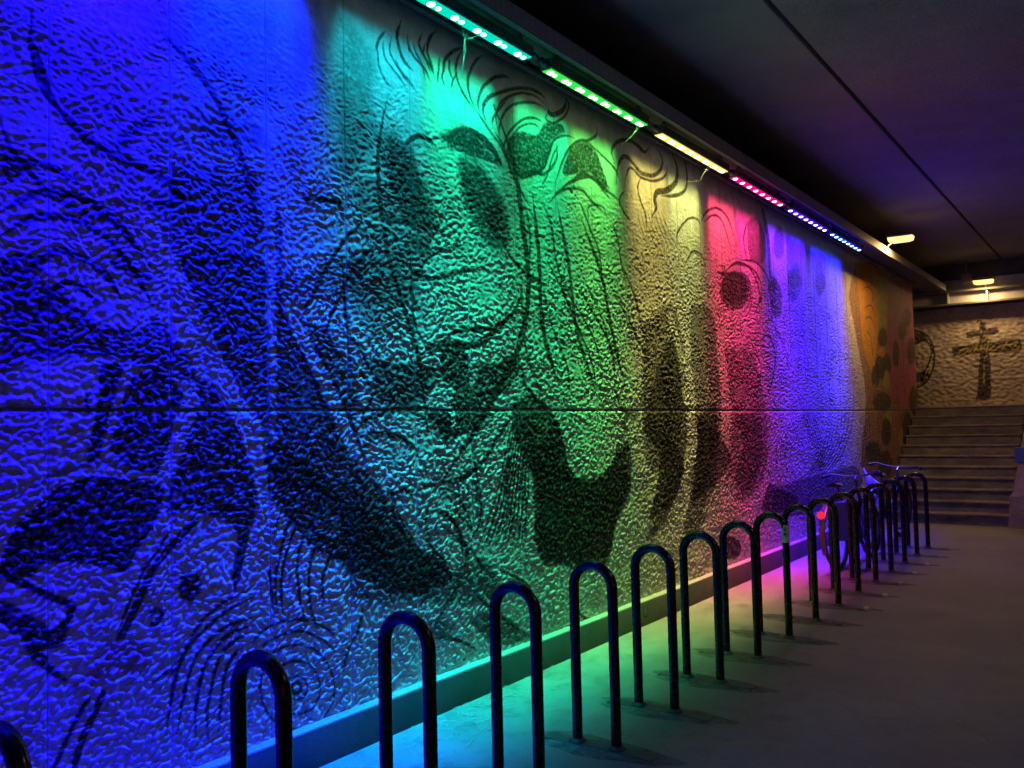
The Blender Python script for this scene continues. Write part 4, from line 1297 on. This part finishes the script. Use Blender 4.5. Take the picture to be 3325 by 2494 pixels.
    for s in (-1, 1):
        mg.tube([rear + Vector((0, s * 0.06, 0)), (rear.x + (R + 0.037) * math.cos(math.radians(168)), s * 0.03, rear.z + (R + 0.037) * math.sin(math.radians(168)))], 0.003, 5)
    mg.build('mudguard', simple('guard_plastic', (0.10, 0.10, 0.11), 0.35), root, smooth=True)
    ar = math.radians(150)
    rc = (rear.x + (R + 0.05) * math.cos(ar), 0, rear.z + (R + 0.05) * math.sin(ar) + 0.05)
    MB().lathe(rc, (-1, 0, 0.15), [(0.036, -0.015), (0.038, 0.006), (0.030, 0.013), (0.004, 0.016)], 16).build('rear_reflector', RED_SHINE, root, smooth=True)
    if pannier:
        pb = MB()
        pb.quad_strip([[(x0 - 0.02, y0, z) for x0, y0 in ((-0.13, -0.08), (0.16, -0.08), (0.16, -0.22), (-0.13, -0.22))] if z < 0.6 else
                       [(x0 - 0.02, y0, z) for x0, y0 in ((-0.15, -0.07), (0.18, -0.07), (0.18, -0.20), (-0.15, -0.20))] for z in (0.30, 0.34, 0.62, 0.67)])
        pb.build('pannier_bag', simple('pannier_cloth', pannier, 0.7), root)
        MB().tube([(-0.17, 0, 0.69), (0.2, 0, 0.69)], 0.008, 6).tube([(-0.17, -0.06, 0.685), (0.2, -0.06, 0.685), (0.24, -0.01, 0.66)], 0.006, 6).tube([(-0.1, -0.06, 0.685), (0, -0.058, 0.34)], 0.005, 6).build('carrier', M['rubber'], root)
    tag(root, label, 'bicycle', 'bicycles parked behind the far hoops')
    return root


RED_SHINE = emitter('reflector_shine', (1.0, 0.03, 0.05), 0.9)  # emission stands in for light thrown back by the red rear reflectors
bicycle((0.62, 8.95, 0.0), math.radians(86), math.radians(-5), (0.02, 0.03, 0.10), 'dark bicycle with a red rear reflector and blue bag behind the hoops', (0.03, 0.06, 0.55))
bicycle((0.50, 10.75, 0.0), math.radians(84), math.radians(4), (0.05, 0.05, 0.06), 'second bicycle half hidden behind the pale cloth')

# pale cloth draped over the handlebar of the second bicycle
mb = MB()
cl_pts = [(2804, 1520), (2812, 1540), (2832, 1552), (2853, 1568), (2860, 1600), (2868, 1640), (2882, 1690), (2874, 1692), (2856, 1660), (2838, 1625), (2820, 1590), (2812, 1560)]
cy = 11.45
fr_, bk_ = [], []
for i, (u_, v_) in enumerate(cl_pts):
    x, z = on_back(u_, v_, cy)
    wob = 0.03 * math.sin(i * 1.7)
    fr_.append((x, cy + wob - 0.012, z))
    bk_.append((x + 0.004, cy + wob + 0.02, z))
mid0 = np.mean(np.array(fr_), 0)
mid_f = [tuple(np.array(p) * 0.5 + mid0 * 0.5 + np.array([0, -0.03 + 0.02 * math.sin(i * 2.6), 0])) for i, p in enumerate(fr_)]
mb.quad_strip([mid_f, fr_, bk_])
clo = mb.build('draped_cloth', simple('pale_cloth', (0.62, 0.58, 0.66), 0.85), smooth=True)
tag(clo, 'pale lilac cloth hanging in a point behind the far hoops', 'cloth')

# ------------------------------------------------------------------ cobwebs under the light bars
M['web'] = simple('cobweb', (0.4, 0.4, 0.38), 0.6)


def web(bar_y, strands, label):
    root_m = MB()
    for pts in strands:
        root_m.tube([(BX + a, bar_y + b, 3.652 + c) for a, b, c in pts], 0.0009, 4)
    tag(root_m.build('cobweb', M['web']), label, 'cobweb')


web(3.69, [[(-0.02, -0.06, 0.0), (-0.05, 0.0, -0.05), (-0.07, 0.01, -0.16), (-0.09, 0.0, -0.30)], [(-0.02, 0.09, 0.0), (-0.035, 0.04, -0.03), (-0.05, 0.0, -0.05)], [(-0.02, 0.0, 0.0), (-0.05, 0.0, -0.05)],
           [(-0.07, 0.01, -0.16), (-0.10, 0.04, -0.24)], [(-0.05, 0.0, -0.05), (-0.055, 0.015, -0.1), (-0.07, 0.01, -0.16)]], 'lit cobweb hanging from the green and blue light bar')
web(5.66, [[(-0.02, 0.0, 0.0), (-0.05, -0.02, -0.07), (-0.09, -0.06, -0.12)], [(-0.02, 0.03, 0.0), (-0.05, -0.02, -0.07)]], 'lit cobweb strand at the end of the green light bar')
web(6.95, [[(-0.02, 0.0, 0.0), (-0.05, -0.03, -0.06), (-0.08, -0.05, -0.13)], [(-0.02, 0.05, 0.0), (-0.05, -0.03, -0.06)], [(-0.08, -0.05, -0.13), (-0.12, -0.2, -0.16), (-0.19, -0.35, -0.2)]], 'lit cobweb strand under the yellow white light bar')

# ------------------------------------------------------------------ litter swept against the kerb
mb = MB()
for i in range(170):
    x0 = abs(random.gauss(0.0, 0.22)) + 0.06
    y0 = random.gauss(3.75, 0.35) - x0 * 0.3
    a = random.uniform(0, math.pi * 2)
    L_ = random.uniform(0.015, 0.10)
    cv = random.uniform(-0.7, 0.7)
    pts = []
    for t in (0, 0.33, 0.66, 1):
        pts.append((max(0.06, x0 + L_ * t * math.cos(a + cv * t)), y0 + L_ * t * math.sin(a + cv * t), 0.003 + 0.004 * math.sin(math.pi * t) + random.uniform(0, 0.003)))
    mb.tube(pts, random.uniform(0.0008, 0.0018), 4)
for i in range(500):
    x0 = random.uniform(0.06, 2.6) if i > 200 else 0.06 + abs(random.gauss(0, 0.10))
    y0 = random.uniform(0.5, 12.5)
    s = random.uniform(0.002, 0.007)
    mb.lathe((x0, y0, 0.0), (random.uniform(-.3, .3), random.uniform(-.3, .3), 1), [(s, 0), (s * 0.8, s * 0.5), (s * 0.2, s * 0.8)], 5)
tag(mb.build('kerb_litter', simple('dry_litter', (0.36, 0.34, 0.29), 0.8)), 'dry stalks and grit swept against the kerb', kind='stuff')
